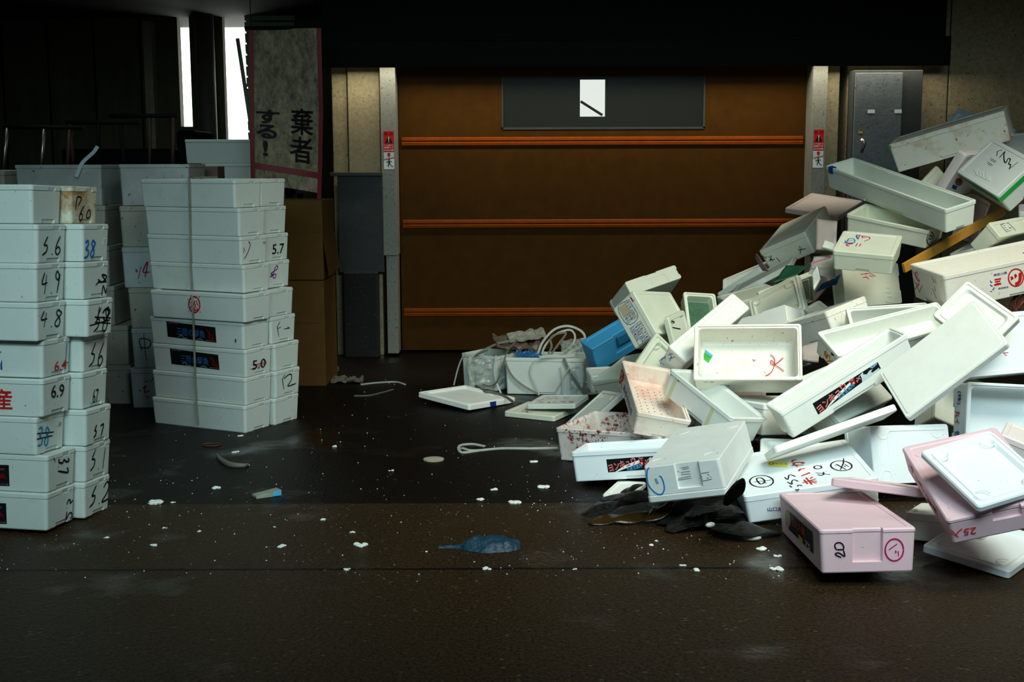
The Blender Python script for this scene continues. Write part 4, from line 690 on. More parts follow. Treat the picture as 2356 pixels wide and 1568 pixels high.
SHEETS = {"green_sheet":[[1.4229,6.85,0.7439],[1.5577,6.85,0.7898],[1.6569,7.0,0.8308],[1.5265,7.0,0.8268]],"blue_sheet":[[1.7068,7.05,0.676],[1.8102,7.0,0.7255],[1.8493,7.05,0.7767],[1.7571,7.1,0.7161]],"bag_a":[[1.629,6.9,0.7961],[1.778,6.9,0.7626],[1.7911,7.0,0.8869],[1.6777,7.0,0.8762]],"bag_pink":[[1.6311,6.88,0.8443],[1.7418,6.88,0.8822],[1.7442,6.88,0.8903],[1.6388,6.88,0.8607]],"bag_b":[[1.3649,7.02,0.8981],[1.4341,7.02,0.7976],[1.4066,7.05,0.8007],[1.3629,7.05,0.8736]],"dark_panel":[[1.7538,7.25,0.8919],[1.8558,7.2,0.8951],[1.8821,7.3,1.0494],[1.7726,7.35,1.0647]],"dark_panel2":[[1.7056,6.95,0.9266],[1.7695,6.95,0.9072],[1.7839,7.0,0.9396],[1.7305,7.0,0.9619]],"white_edge":[[1.6214,6.72,0.7153],[1.6589,6.75,0.7768],[1.6584,6.8,0.8371],[1.6326,6.8,0.7994]],"grey_gap":[[1.5125,6.5,0.3711],[1.5963,6.5,0.355],[1.6384,6.6,0.4565],[1.5338,6.6,0.4248]]}
NET = [2.597,6.4,0.694]
GROUND = {"bag":[-0.123,4.504,0.0],"carton":[-1.0492,5.2293,0.0],"greystrip":[[-1.4377,5.9862,0.0],[-1.3896,5.8682,0.0],[-1.3208,5.7627,0.0],[-1.2559,5.7447,0.0],[-1.2386,5.7787,0.0]],"disc":[-0.3755,5.8797,0.0],"wood":[[-1.5649,8.6467,0.0],[-1.1858,8.4364,0.0]],"scrap":[-1.0662,8.0563,0.0],"orange":[-1.5128,6.2066,0.0]}
FLAKES = [[-1.294,5.356,0.0228,"two joined crumbs on floor between strapped stack and small carton"],[-1.492,5.117,0.0308,"largest crumb by the pavement joint at left"],[-1.419,5.123,0.0109,"small crumb right of the largest one at the pavement joint"],[-0.563,4.514,0.0241,"flat white chip on the brown pavement left of blue bag"],[-0.754,4.862,0.0138,"crumb on brown pavement above the flat white chip"],[-0.616,4.687,0.0117,"crumb just above the flat white chip"],[-0.856,4.507,0.0177,"crumb left of the flat white chip on brown pavement"],[-1.208,4.706,0.01,"lone crumb right of the left-edge stack"],[-1.334,4.529,0.0145,"crumb right of the bottom of the left-edge stack"],[-0.58,4.237,0.0136,"crumb at the front pavement groove, left of centre"],[-0.893,6.167,0.0152,"crumb on black floor left of the round disc"],[0.136,5.351,0.0246,"pale chip on black floor left of ヨンキュウ box"],[-0.079,5.317,0.0151,"crumb left of the pale chip on black floor"],[-0.136,5.154,0.0164,"crumb on black floor close to the pavement joint"],[0.007,5.104,0.0253,"long thin chip lying on the pavement joint"],[-0.091,4.242,0.0152,"crumb at front groove below the blue bag"],[0.215,4.234,0.0091,"small round crumb at front groove right of blue bag"],[0.51,4.507,0.0112,"crumb below the seaweed heap"],[0.911,4.226,0.0227,"crumb pair at bottom left of the pink box"],[0.908,4.455,0.0207,"crumb between the seaweed tip and the pink box"],[0.951,4.372,0.014,"small crumb against the pink box"],[0.595,4.268,0.0122,"crumb in the puddle at the front"],[0.537,4.561,0.0081,"tiny crumb just below the seaweed"],[-1.416,6.419,0.0158,"crumb at the foot of the strapped stack"],[-1.361,6.05,0.0171,"crumb right of the strapped stack corner"],[-1.247,5.779,0.0143,"crumb touching the curved grey scrap"],[-0.559,5.667,0.012,"tiny crumb left below the round disc"],[-0.316,4.438,0.0079,"tiny crumb left of the blue bag"],[0.101,5.828,0.0206,"flat beige chip above the pale chip"],[-0.927,4.761,0.0085,"tiny crumb on brown pavement under the carton"],[-1.539,4.624,0.0115,"crumb beside the left-edge stack"],[-1.352,4.754,0.0101,"crumb above left pavement joint area"],[0.642,4.215,0.0151,"chip half sunk in the front puddle"]]
FRONDS = [[[[0.278,4.888,0.01],[0.344,4.924,0.02],[0.43,4.992,0.03],[0.544,5.0,0.04]],0.055,"frond with its pointed tip farthest left",0,0.35],[[[0.299,4.768,0.008],[0.376,4.815,0.01],[0.471,4.825,0.015],[0.569,4.857,0.03]],0.06,"brownish frond lying lowest at the left",1,0.25],[[[0.506,4.786,0.01],[0.564,4.814,0.03],[0.606,4.843,0.05],[0.638,4.843,0.07]],0.05,"brownish frond rising under the upturned box",1,0.35],[[[0.451,5.14,0.03],[0.5,5.137,0.05],[0.545,5.125,0.07]],0.035,"short frond lying over the small white lid",0,0.35],[[[0.359,4.965,0.05],[0.436,4.921,0.07],[0.537,4.935,0.07],[0.641,4.961,0.05]],0.06,"broad glossy frond directly below the left corner of upturned box",0,0.35],[[[0.594,4.657,0.004],[0.664,4.715,0.03],[0.739,4.734,0.06],[0.819,4.704,0.08],[0.891,4.781,0.05]],0.085,"large striated frond in the middle of the seaweed",0,0.35],[[[0.662,4.7,0.05],[0.7,4.677,0.08],[0.758,4.683,0.09],[0.828,4.761,0.08]],0.05,"greyish curled frond behind the striated one",0,0.35],[[[0.759,4.66,0.03],[0.819,4.589,0.035],[0.897,4.605,0.03],[1.017,4.635,0.005]],0.07,"folded frond stretching right toward the pink box",0,0.35],[[[0.803,4.616,0.12],[0.815,4.504,0.2],[0.809,4.317,0.3]],0.032,"frond standing upright behind the upturned box",0,0.5],[[[0.561,4.785,0.01],[0.677,4.784,0.03],[0.798,4.811,0.03],[0.904,4.746,0.02]],0.12,"flat dark frond spread under all the others",0,0.12],[[[0.542,4.975,0.03],[0.654,4.907,0.04],[0.775,4.914,0.05],[0.901,4.949,0.04]],0.11,"dark frond hidden in the shade of the upturned box",0,0.15]]
PODS = [[0.73,4.516,0.075],[0.895,4.562,0.012]]

# ------------------------------------------------------------------ foam boxes
TAPER = 0.006

def rloop(hx, hy, r, z, bx=(), by=(), push=None):
    """rounded rectangle loop; bx / by are extra break positions along the x-faces / y-faces"""
    r = max(.001, min(r, hx * .9, hy * .9)); out = []
    def side(n, s):
        if n == 'x':
            pts = [s * (-hy + r)] + sorted([max(-hy + r + .001, min(hy - r - .001, c)) for c in by_x], reverse=s < 0) + [s * (hy - r)]
            return [('x', s, hx * s, c) for c in pts]
        pts = [-s * (-hx + r)] + sorted([max(-hx + r + .001, min(hx - r - .001, c)) for c in bx_y], reverse=s > 0) + [-s * (hx - r)]
        return [('y', s, c, hy * s) for c in pts]
    by_x, bx_y = bx, by
    order = [('x', 1), ('y', 1), ('x', -1), ('y', -1)]
    for qi, (n, s) in enumerate(order):
        for t in side(n, s):
            x, y = t[2], t[3]
            if push:
                d = push(n, s, y if n == 'x' else x, z)
                if n == 'x': x -= s * d
                else: y -= s * d
            out.append((x, y, z))
        # corner after this side
        cx = (hx - r) * (1, -1, -1, 1)[qi]; cy = (hy - r) * (1, 1, -1, -1)[qi]; a0 = (0, 90, 180, 270)[qi]
        for k in (1, 2, 3):
            a = R(a0 + 90 * k / 4)
            out.append((cx + r * math.cos(a), cy + r * math.sin(a), z))
    return out

def loft(mb, loops, cap0=True, cap1=True):
    n = len(loops[0]); vs = [p for l in loops for p in l]; fs = []
    for i in range(len(loops) - 1):
        for k in range(n):
            k2 = (k + 1) % n
            fs.append((i * n + k, i * n + k2, (i + 1) * n + k2, (i + 1) * n + k))
    if cap0: fs.append(tuple(range(n - 1, -1, -1)))
    if cap1: fs.append(tuple((len(loops) - 1) * n + k for k in range(n)))
    mb.add(vs, fs)

def notcher(notches):
    """notches: (face 'x'/'y', sign, centre, half width, z0, z1, depth)"""
    bx = sorted({c + k * (w + e) for f, s, c, w, a, b_, d in notches if f == 'x' for k in (-1, 1) for e in (0, .004)})
    by = sorted({c + k * (w + e) for f, s, c, w, a, b_, d in notches if f == 'y' for k in (-1, 1) for e in (0, .004)})
    def push(face, sg, t, z):
        for f, s, c, w, a, b_, d in notches:
            if f == face and s == sg and abs(t - c) <= w + 1e-6 and a <= z <= b_: return d
        return 0
    zs = sorted({z for f, s, c, w, a, b_, d in notches for z in (a - .0015, a, b_, b_ + .0015)})
    return bx, by, push, zs

def shell(L, W_, H, kind, notches=(), flip=False, rim=True):
    hx, hy = L / 2, W_ / 2
    bx, by, push, zs = notcher(notches)
    def half(z): 
        t = TAPER * (1 - z / H)
        return hx - t, hy - t
    mb = MB(); loops = []
    top = H - (.020 if kind == 'open' else .0)
    zz = [0.004] + [z for z in zs if .006 < z < top - .004] + [top - .002]
    a, b_ = half(0)
    loops.append(rloop(a - .004, b_ - .004, .010, 0, bx, by, push))
    for z in zz:
        a, b_ = half(z)
        loops.append(rloop(a - (.003 if kind == 'open' else .002), b_ - (.003 if kind == 'open' else .002), .013, z, bx, by, push))
    if kind == 'open':
        a, b_ = hx, hy
        loops.append(rloop(a, b_, .014, H - .019, bx, by, push))
        loops.append(rloop(a, b_, .014, H - .003, bx, by, push))
        loops.append(rloop(a - .003, b_ - .003, .013, H, bx, by, None))
        loops.append(rloop(a - .011, b_ - .011, .010, H, bx, by, None))
        loops.append(rloop(a - .012, b_ - .012, .010, H - .006, bx, by, None))
        loops.append(rloop(a - .019, b_ - .019, .016, H - .006, bx, by, None))
        loops.append(rloop(a - .021, b_ - .021, .016, H - .010, bx, by, None))
        loops.append(rloop(a - .021 - TAPER, b_ - .021 - TAPER, .018, .030, bx, by, None))
        loops.append(rloop(a - .027 - TAPER, b_ - .027 - TAPER, .018, .021, bx, by, None))
        loops.append(rloop(a - .035 - TAPER, b_ - .035 - TAPER, .018, .018, bx, by, None))
        loft(mb, loops)
    else:
        a, b_ = half(top)
        loops.append(rloop(a - .005, b_ - .005, .012, top, bx, by, push))
        loft(mb, loops)
    if flip: mb.v = [(x, -y, H - z) for x, y, z in mb.v]
    return mb

def lid_mesh(L, W_, h, style, z0=0, flip=False, H=None, notches=()):
    hx, hy = L / 2, W_ / 2; mb = MB()
    bx, by, push, zs = notcher(notches)
    l = [rloop(hx - .004, hy - .004, .012, z0, bx, by, push), rloop(hx, hy, .014, z0 + .003, bx, by, push),
         rloop(hx, hy, .014, z0 + h - .005, bx, by, push), rloop(hx - .004, hy - .004, .012, z0 + h, bx, by, push)]
    if style == 'tray':
        for ins, dz, rr in ((.012, 0, .012), (.014, -.004, .012), (.022, -.004, .016), (.024, 0, .016), (.030, 0, .02), (.040, -.012, .024), (.060, -.013, .02)):
            l.append(rloop(hx - ins, hy - ins, rr, z0 + h + dz, bx, by))
    elif style == 'border':
        for ins, dz, rr in ((.014, 0, .012), (.017, .003, .012), (.030, .003, .016)):
            l.append(rloop(hx - ins, hy - ins, rr, z0 + h + dz, bx, by))
    else:
        for ins, dz, rr in ((.022, 0, .012), (.025, -.003, .012), (.05, -.003, .016)):
            l.append(rloop(hx - ins, hy - ins, rr, z0 + h + dz, bx, by))
    loft(mb, l)
    if flip: mb.v = [(x, -y, H - z) for x, y, z in mb.v]
    return mb

def face_point(dims, face, kind, a, b_, off):
    if face.endswith('n') and face != 'in': face, off = face[:-1], off - .0118
    L, W_, H = dims
    if face not in ('z1', 'in'): b_ = min(max(b_, .002), H - .002)
    if face == 'z1': return Vector((a, b_, H - (.003 if kind in ('lid', 'closed') else 0) + off))
    if face == 'in': return Vector((a, b_, .018 + off))
    t = 0
    if kind == 'open': t = TAPER * (1 - b_ / H) + .003
    elif kind == 'closed': t = max(0, TAPER * (1 - b_ / (H - .034)) + .0018) if b_ < H - .03 else 0
    elif kind == 'upside': t = TAPER * max(0, (b_ - .028) / (H - .028)) + .0018 if b_ > .028 else 0
    if face == 'x1': return Vector((L / 2 - t + off, a, b_))
    if face == 'x0': return Vector((-L / 2 + t - off, a, b_))
    if face == 'y1': return Vector((a, W_ / 2 - t + off, b_))
    return Vector((a, -W_ / 2 + t - off, b_))

GLYPHS = {}
def glyph_mesh(s, bold):
    if (s, bold) not in GLYPHS:
        c = bpy.data.curves.new('lettering', 'FONT'); c.body = s; c.offset = (0, .006, .012, .030)[bold]; c.resolution_u = 3
        if s == '75' or bold == 0: c.resolution_u = 2
        o = bpy.data.objects.new('lettering', c); C.objects.link(o)
        bpy.context.view_layer.update()
        me = bpy.data.meshes.new_from_object(o.evaluated_get(bpy.context.evaluated_depsgraph_get()))
        vs = [tuple(v.co) for v in me.vertices]; fs = [tuple(p.vertices) for p in me.polygons]
        bpy.data.objects.remove(o); bpy.data.curves.remove(c); bpy.data.meshes.remove(me)
        x0, x1 = min(v[0] for v in vs), max(v[0] for v in vs); y0, y1 = min(v[1] for v in vs), max(v[1] for v in vs)
        GLYPHS[(s, bold)] = ([((v[0] - x0) / (x1 - x0), (v[1] - y0) / (y1 - y0)) for v in vs], fs)
    return GLYPHS[(s, bold)]

HAND = {
    '0': [[(.5, 1), (.15, .8), (.08, .35), (.4, 0), (.8, .25), (.85, .75), (.5, 1)]],
    '1': [[(.5, 1), (.42, 0)]],
    '2': [[(.1, .75), (.45, 1), (.8, .8), (.65, .45), (.1, .05), (.95, .1)]],
    '3': [[(.15, .9), (.6, 1), (.7, .75), (.35, .52), (.8, .4), (.7, .08), (.1, .0)]],
    '4': [[(.35, .95), (.08, .45), (.75, .5)], [(.62, .85), (.45, .0)]],
    '5': [[(.62, 1), (.30, .62), (.22, .52)], [(.22, .52), (.62, .5), (.58, .2), (.1, .0)]],
    '6': [[(.65, 1), (.25, .5), (.2, .12), (.5, .0), (.75, .22), (.5, .42), (.25, .3)]],
    '7': [[(.1, .85), (.35, .95), (.85, .95), (.45, .0)]],
    '8': [[(.75, .85), (.45, 1), (.25, .8), (.7, .4), (.6, .05), (.25, .05), (.2, .3), (.8, .75), (.72, .92)]],
    '9': [[(.75, .8), (.4, 1), (.25, .75), (.55, .6), (.78, .85), (.5, .0)]],
    '.': [[(.45, .04), (.55, .0)]],
}

def add_marks(root, dims, kind, marks):
    plates = []
    for m in marks:
        ty, face = m[0], m[1]
        emb = m[3] == 'emboss' or (ty in ('tx', 'hw') and m[4] == 'emboss')
        base = .0009
        if ty == 'st':
            lines, col, hw_ = m[2], m[3], m[4]
            up = .0025 if emb else 0
            mb = MB()
            for l in lines:
                P = smooth_line([Vector((a, b_, 0)) for a, b_ in l], 4) if len(l) > 3 else [Vector((a, b_, 0)) for a, b_ in l]
                n = len(P); vs = []
                for i, p in enumerate(P):
                    t = (P[min(i + 1, n - 1)] - P[max(i - 1, 0)])
                    t = t.normalized() if t.length > 1e-6 else Vector((1, 0, 0))
                    nn = Vector((-t.y, t.x, 0)) * hw_ * (1 if 0 < i < n - 1 else .6)
                    for q in (p + nn, p - nn): vs.append(face_point(dims, face, kind, q.x, q.y, base + up))
                mb.add(vs, [(2 * i, 2 * i + 1, 2 * i + 3, 2 * i + 2) for i in range(n - 1)])
            nm = 'embossed_lines' if emb else 'handwriting'
        elif ty == 'hw':
            s, (o, r_, u), col, hw_ = m[2], m[3], m[4], m[5]
            O = Vector((*o, 0)); Rv = Vector((*r_, 0)) - O; U = Vector((*u, 0)) - O
            adv = [(.42 if c == '.' else 1.0) for c in s]; tot = sum(adv); x = 0; mb = MB()
            for c, a in zip(s, adv):
                for l in HAND[c]:
                    P = smooth_line([O + Rv * ((x + (px - (.28 if c == '.' else 0)) * .92) / tot) + U * py for px, py in l], 4)
                    n = len(P); vs = []
                    for i, p in enumerate(P):
                        t = (P[min(i + 1, n - 1)] - P[max(i - 1, 0)]).normalized(); nn = Vector((-t.y, t.x, 0)) * hw_ * (1 if 0 < i < n - 1 else .6)
                        for q in (p + nn, p - nn): vs.append(face_point(dims, face, kind, q.x, q.y, base))
                    mb.add(vs, [(2 * i, 2 * i + 1, 2 * i + 3, 2 * i + 2) for i in range(n - 1)])
                x += a
            nm = 'handwritten_number'
        elif ty == 'tx':
            s, (o, r_, u), col, bold = m[2], m[3], m[4], m[5]
            O = Vector((*o, 0)); Rv = Vector((*r_, 0)) - O; U = Vector((*u, 0)) - O
            gv, gf = glyph_mesh(s, bold); mb = MB()
            pts = []
            for x, y in gv:
                p = O + Rv * x + U * y; pts.append(face_point(dims, face, kind, p.x, p.y, base + (.0025 if emb else (.0008 if col == 'paper' else .0014))))
            mb.add(pts, gf); nm = 'embossed_lettering' if emb else 'printed_lettering'
        else:
            poly, col, lift = m[2], m[3], m[4]
            mb = MB(); mb.add([face_point(dims, face, kind, a, b_, base * .6 + lift * .0005) for a, b_ in poly], [tuple(range(len(poly)))])
            nm = 'sticker' if col in ('yellow', 'labelgreen', 'leaf') else ('tape' if col in ('green', 'blue') else 'printed_label')
        me = mb.mesh(nm)
        cen = sum((v.co for v in me.vertices), Vector()) / len(me.vertices)
        host = root
        for f2, lo, hi, o2 in plates:
            if f2 == face and all(lo[i] - .012 <= cen[i] <= hi[i] + .012 for i in range(3)): host = o2
        o = link(nm, me, FOAM['bluewhite'] if emb else INK[col], host)
        if ty == 'pa' and m[4] == 0:
            plates.append((face, [min(v.co[i] for v in me.vertices) for i in range(3)], [max(v.co[i] for v in me.vertices) for i in range(3)], o))

def end_notches(L, W_, H, sty):
    if sty in ('st', 'st0'):
        return [('x', 1, 0.01, .040, 0, .016, .006), ('x', -1, 0, .040, 0, .016, .006)]
    if sty == 'notch': return [('y', -1, 0.0, L * .145, .036, H + .01, .014), ('y', 1, 0.0, L * .145, .036, H + .01, .014)]
    if sty == 'notch2': return [('y', -1, .02, L * .125, .055, H + .01, .012)]
    if sty == 'notch3': return [('y', -1, .04, L * .17, .05, H + .01, .010)]
    if sty == 'notchup': return [('y', 1, .02, L * .145, .0, H * .68, .012)]
    if sty == 'open': return [('x', 1, 0, W_ * .16, 0, .016, .007), ('x', -1, 0, W_ * .16, 0, .016, .007), ('y', -1, 0, L * .12, 0, .012, .006)]
    return [('x', 1, 0, W_ * .16, 0, .014, .006), ('y', -1, 0, L * .10, 0, .014, .006)]

ROOTS = {}
def build_box(key, name, kind, dims, loc, quat, mat, sty, group, label):
    L, W_, H = dims; m = FOAM[mat]
    cat = 'lid' if kind == 'lid' else 'box'
    if kind == 'lid':
        root = lid_mesh(L, W_, H, sty).build(name, m)
        root.location = loc; root.rotation_mode = 'QUATERNION'; root.rotation_quaternion = quat
    elif kind == 'open':
        root = shell(L, W_, H, 'open', end_notches(L, W_, H, sty)).build(name, m)
        root.location = loc; root.rotation_mode = 'QUATERNION'; root.rotation_quaternion = quat
    else:
        root = empty(name, loc, quat)
        lh = .022 if sty in ('st', 'st0') else (.034 if sty == 'lidded' else .028)
        if sty in ('notch', 'notch2', 'notch3'): lh = .016
        flip = kind == 'upside'
        shell(L, W_, H - lh, 'closed', end_notches(L, W_, H, sty), False).build('body', m, root)
        body = root.children[0] if root.children else None
        body.parent = root
        nt = [n for n in end_notches(L, W_, H, sty) if n[5] > H] 
        if sty in ('st', 'st0'): nt = [('x', 1, .03, .022, H - lh - .01, H - lh + .010, .004)]
        lid = lid_mesh(L, W_, lh, 'flat', H - lh, notches=nt).build('lid', m, root)
        if flip:
            for o in (body, lid):
                for v in o.data.vertices: v.co = Vector((v.co.x, -v.co.y, H - v.co.z))
    tag(root, label, cat, group)
    add_marks(root, dims, kind, MARKS.get(key, []))
    ROOTS[key] = root
    return root

for row in BOXES: build_box(*row)

# perforations in the pink-stained box, arcs embossed on lids
def ring_marks(key, face, circles, w=.0016, h=.0022):
    root = ROOTS[key]; row = next(r for r in BOXES if r[0] == key)
    for cx, cy, r_, a0, a1 in circles:
        mb = MB(); n = 18; vs = []
        for i in range(n + 1):
            a = R(a0 + (a1 - a0) * i / n)
            for rr, up in ((r_ - w, 0), (r_ - w * .5, h), (r_ + w * .5, h), (r_ + w, 0)):
                vs.append(face_point(row[3], face, row[2], cx + rr * math.cos(a), cy + rr * math.sin(a), up - .0005))
        mb.add(vs, [(4 * i + k, 4 * i + k + 1, 4 * i + 4 + k + 1, 4 * i + 4 + k) for i in range(n) for k in range(3)])
        mb.build('embossed_arc', FOAM[row[6]], root)

def dims_of(key): return next(r for r in BOXES if r[0] == key)[3]
for k in ('blue_circle', 'lid_grey_lean', 'lid_on_pink', 'pink_long', 'white_panel_box', 'lid_floor_right', 'lid_triangle', 'lid_recess'):
    L, W_, H = dims_of(k); sx, sy = L * .33, W_ * .36
    ring_marks(k, 'z1', [(-sx, -sy, .028, 0, 200), (sx, -sy, .028, 0, 180), (-sx, sy, .028, 180, 360), (sx, sy, .028, 170, 350)])
kd = dims_of('kaneki'); mb = MB()
for i in range(6):
    for j in range(13):
        x, y = -kd[0] / 2 + .05 + i * (kd[0] - .10) / 5, -kd[1] / 2 + .06 + (j + .5 * (i % 2)) * (kd[1] - .13) / 13
        mb.add([(x + .0032 * math.cos(a), y + .0032 * math.sin(a), .0186) for a in [2 * math.pi * k / 8 for k in range(8)]], [tuple(range(8))])
tag(mb.build('drain_holes', INK['darkred'], ROOTS['kaneki']), kind=None)

def panel_lines(key, face, polys, w, mat):
    """thin raised moulding lines on a face"""
    row = next(r for r in BOXES if r[0] == key)
    for l in polys:
        mb = MB(); n = len(l); vs = []
        P = [Vector((a, b_, 0)) for a, b_ in l]
        for i, p in enumerate(P):
            t = (P[min(i + 1, n - 1)] - P[max(i - 1, 0)]).normalized(); nn = Vector((-t.y, t.x, 0)) * w
            for k, up in ((1, -.0004), (.4, .0022), (-.4, .0022), (-1, -.0004)):
                q = p + nn * k; vs.append(face_point(row[3], face, row[2], q.x, q.y, up))
        mb.add(vs, [(4 * i + k, 4 * i + k + 1, 4 * i + 5 + k, 4 * i + 4 + k) for i in range(n - 1) for k in range(3)])
        mb.build('moulded_edge', mat, ROOTS[key])
L, W_, H = dims_of('white_panel_box')
panel_lines('white_panel_box', 'z1', [[(-L * .28, -W_ * .45), (-L * .28, W_ * .34), (-L * .25, W_ * .38), (L * .42, W_ * .38)]], .002, FOAM['bluewhite'])
L, W_, H = dims_of('arch_box')
panel_lines('arch_box', 'z1', [[(-.02, -W_ * .45), (-.015, W_ * .05), (.0, W_ * .12), (.07, W_ * .12), (.085, W_ * .05), (.09, -W_ * .45)]], .0016, FOAM['greenwhite'])
L, W_, H = dims_of('blue_box')
g = MB().span((-.005, -W_ / 2 - .003, H - .085), (.10, -W_ / 2 + .01, H - .02)).build('moulded_flap', plain('foam_deep_blue', (.01, .12, .26), .5), ROOTS['blue_box'], bevel=.008)
L, W_, H = dims_of('green_tray')
MB().add([(-L * .42, -W_ * .46, .03), (L * .38, -W_ * .46, .03), (L * .38, W_ * .40, .03), (-L * .42, W_ * .40, .03)], [(0, 1, 2, 3)]).build('green_liner', plain('green_mesh', (.012, .12, .045), .5, vary=.6, bumps=(60, .5, .004)), ROOTS['green_tray'])
L, W_, H = dims_of('green_tape')
for a, b_ in (((-L / 2 - .0015, -W_ / 2 - .0015, H - .05), (L / 2 + .0015, -W_ / 2 + .001, H - .022)), ((-L / 2 - .0015, -W_ / 2, H - .05), (-L / 2 + .001, W_ / 2, H - .022)), ((L / 2 - .001, -W_ / 2, H - .05), (L / 2 + .0015, W_ / 2, H - .022))):
    MB().span(a, b_).build('tape', plain('tape_green', (.01, .30, .05), .4) if 'tape_green' not in bpy.data.materials else bpy.data.materials['tape_green'], ROOTS['green_tape'])
L, W_, H = dims_of('long_trough')
tb = MB().span((-L / 2 - .002, W_ / 2 - .075, H - .035), (-L / 2 + .001, W_ / 2 - .035, H + .001)).span((-L / 2 - .002, W_ / 2 - .075, H), (-L / 2 + .024, W_ / 2 - .035, H + .0015)).span((-L / 2 + .022, W_ / 2 - .075, H - .04), (-L / 2 + .026, W_ / 2 - .035, H + .001))
tb.build('blue_tape', INK['blue'], ROOTS['long_trough'])
L, W_, H = dims_of('green_print')
for y in (-W_ * .22, W_ * .38):
    MB().add([face_point((L, W_, H), 'x0', 'open', y + d, z, .0006) for d, z in ((-.01, .004), (.012, .004), (.008, H - .022), (-.014, H - .022))], [(0, 1, 2, 3)]).build('tape', plain('tape_yellowed', (.60, .60, .34), .5) if 'tape_yellowed' not in bpy.data.materials else bpy.data.materials['tape_yellowed'], ROOTS['green_print'])

# ------------------------------------------------------------------ setting
def mat_floor():
    m, nt, b = newmat('wet_asphalt')
    tc = N(nt, 'ShaderNodeTexCoord'); v = tc.outputs['Object']
    sep = N(nt, 'ShaderNodeSeparateXYZ'); nt.links.new(v, sep.inputs[0])
    wob = noise(nt, v, 30, 3, .6)
    ad = N(nt, 'ShaderNodeMath', operation='MULTIPLY_ADD'); ad.inputs[1].default_value = .012
    nt.links.new(wob, ad.inputs[0]); nt.links.new(sep.outputs['Y'], ad.inputs[2])
    mr = N(nt, 'ShaderNodeMapRange'); nt.links.new(ad.outputs[0], mr.inputs[0]); mr.inputs[1].default_value = 5.103; mr.inputs[2].default_value = 5.112
    grain = noise(nt, v, 95, 4, .75); big = noise(nt, v, 3.0, 5, .6)
    chip = N(nt, 'ShaderNodeTexVoronoi'); chip.inputs['Scale'].default_value = 34; mpc = N(nt, 'ShaderNodeMapping'); mpc.inputs['Scale'].default_value = (.55, 1.5, 1); nt.links.new(v, mpc.inputs['Vector']); nt.links.new(mpc.outputs['Vector'], chip.inputs['Vector'])
    front = mix(nt, ramp(nt, grain, [(.38, 0), (.62, 1)]), (.006, .0035, .0012), (.050, .028, .011))
    cg = N(nt, 'ShaderNodeMath', operation='MULTIPLY'); nt.links.new(ramp(nt, chip.outputs['Distance'], [(.09, 1), (.15, 0)]), cg.inputs[0]); nt.links.new(ramp(nt, noise(nt, v, 16, 2, .5), [(.48, 0), (.56, .9)]), cg.inputs[1])
    front = mix(nt, cg.outputs[0], front, (.17, .12, .065))
    back = mix(nt, ramp(nt, grain, [(.45, 0), (.68, 1)]), (.0006, .0004, .0003), (.016, .010, .006))
    col = mix(nt, mr.outputs[0], front, back)
    # dark joint lines
    for y0, w in ((5.108, .006), (4.243, .010)):
        s = N(nt, 'ShaderNodeMath', operation='SUBTRACT'); nt.links.new(ad.outputs[0], s.inputs[0]); s.inputs[1].default_value = y0 + .006
        a = N(nt, 'ShaderNodeMath', operation='ABSOLUTE'); nt.links.new(s.outputs[0], a.inputs[0])
        l = N(nt, 'ShaderNodeMath', operation='LESS_THAN'); nt.links.new(a.outputs[0], l.inputs[0]); l.inputs[1].default_value = w
        col = mix(nt, l.outputs[0], col, (.002, .0015, .001))
    nt.links.new(col, b.inputs['Base Color'])
    mp = N(nt, 'ShaderNodeMapping'); nt.links.new(v, mp.inputs['Vector']); mp.inputs['Location'].default_value = (3.1, 1.7, 0)
    pud = noise(nt, mp.outputs['Vector'], 1.6, 4, .55)
    rg = ramp(nt, pud, [(.56, .45), (.68, .09)])
    nt.links.new(rg, b.inputs['Roughness'])
    nt.links.new(ramp(nt, pud, [(.56, .14), (.68, .5)]), b.inputs['Specular IOR Level'])
    hm = N(nt, 'ShaderNodeMath', operation='MULTIPLY_ADD'); hm.inputs[1].default_value = .5
    nt.links.new(grain, hm.inputs[0]); nt.links.new(noise(nt, v, 45, 3, .6), hm.inputs[2])
    bp = N(nt, 'ShaderNodeBump'); bp.inputs['Distance'].default_value = .006
    nt.links.new(hm.outputs[0], bp.inputs['Height']); nt.links.new(ramp(nt, pud, [(.56, 1.0), (.70, .12)]), bp.inputs['Strength'])
    nt.links.new(bp.outputs['Normal'], b.inputs['Normal'])
    return m

def wallmat(name, a, b_, sc=35, rough=.8, speck=(.05, .04, .03), amt=.62, streak=False, metal=0):
    m, nt, b = newmat(name); v = coords(nt, (1, 1, .15) if streak else (1, 1, 1), False)
    g = noise(nt, v, sc, 6, .7); col = mix(nt, ramp(nt, g, [(.3, 0), (.7, 1)]), a, b_)
    vv = coords(nt, (1, 1, 1), False)
    s = noise(nt, vv, 55, 3, .6); col = mix(nt, ramp(nt, s, [(amt, 0), (amt + .05, .8)]), col, speck)
    big = noise(nt, vv, 2.2, 5, .6); col = mix(nt, ramp(nt, big, [(.35, .0), (.75, .45)]), col, (a[0] * .3, a[1] * .3, a[2] * .3))
    nt.links.new(col, b.inputs['Base Color']); b.inputs['Roughness'].default_value = rough; b.inputs['Metallic'].default_value = metal
    bump(nt, b, s, .3, .003); return m

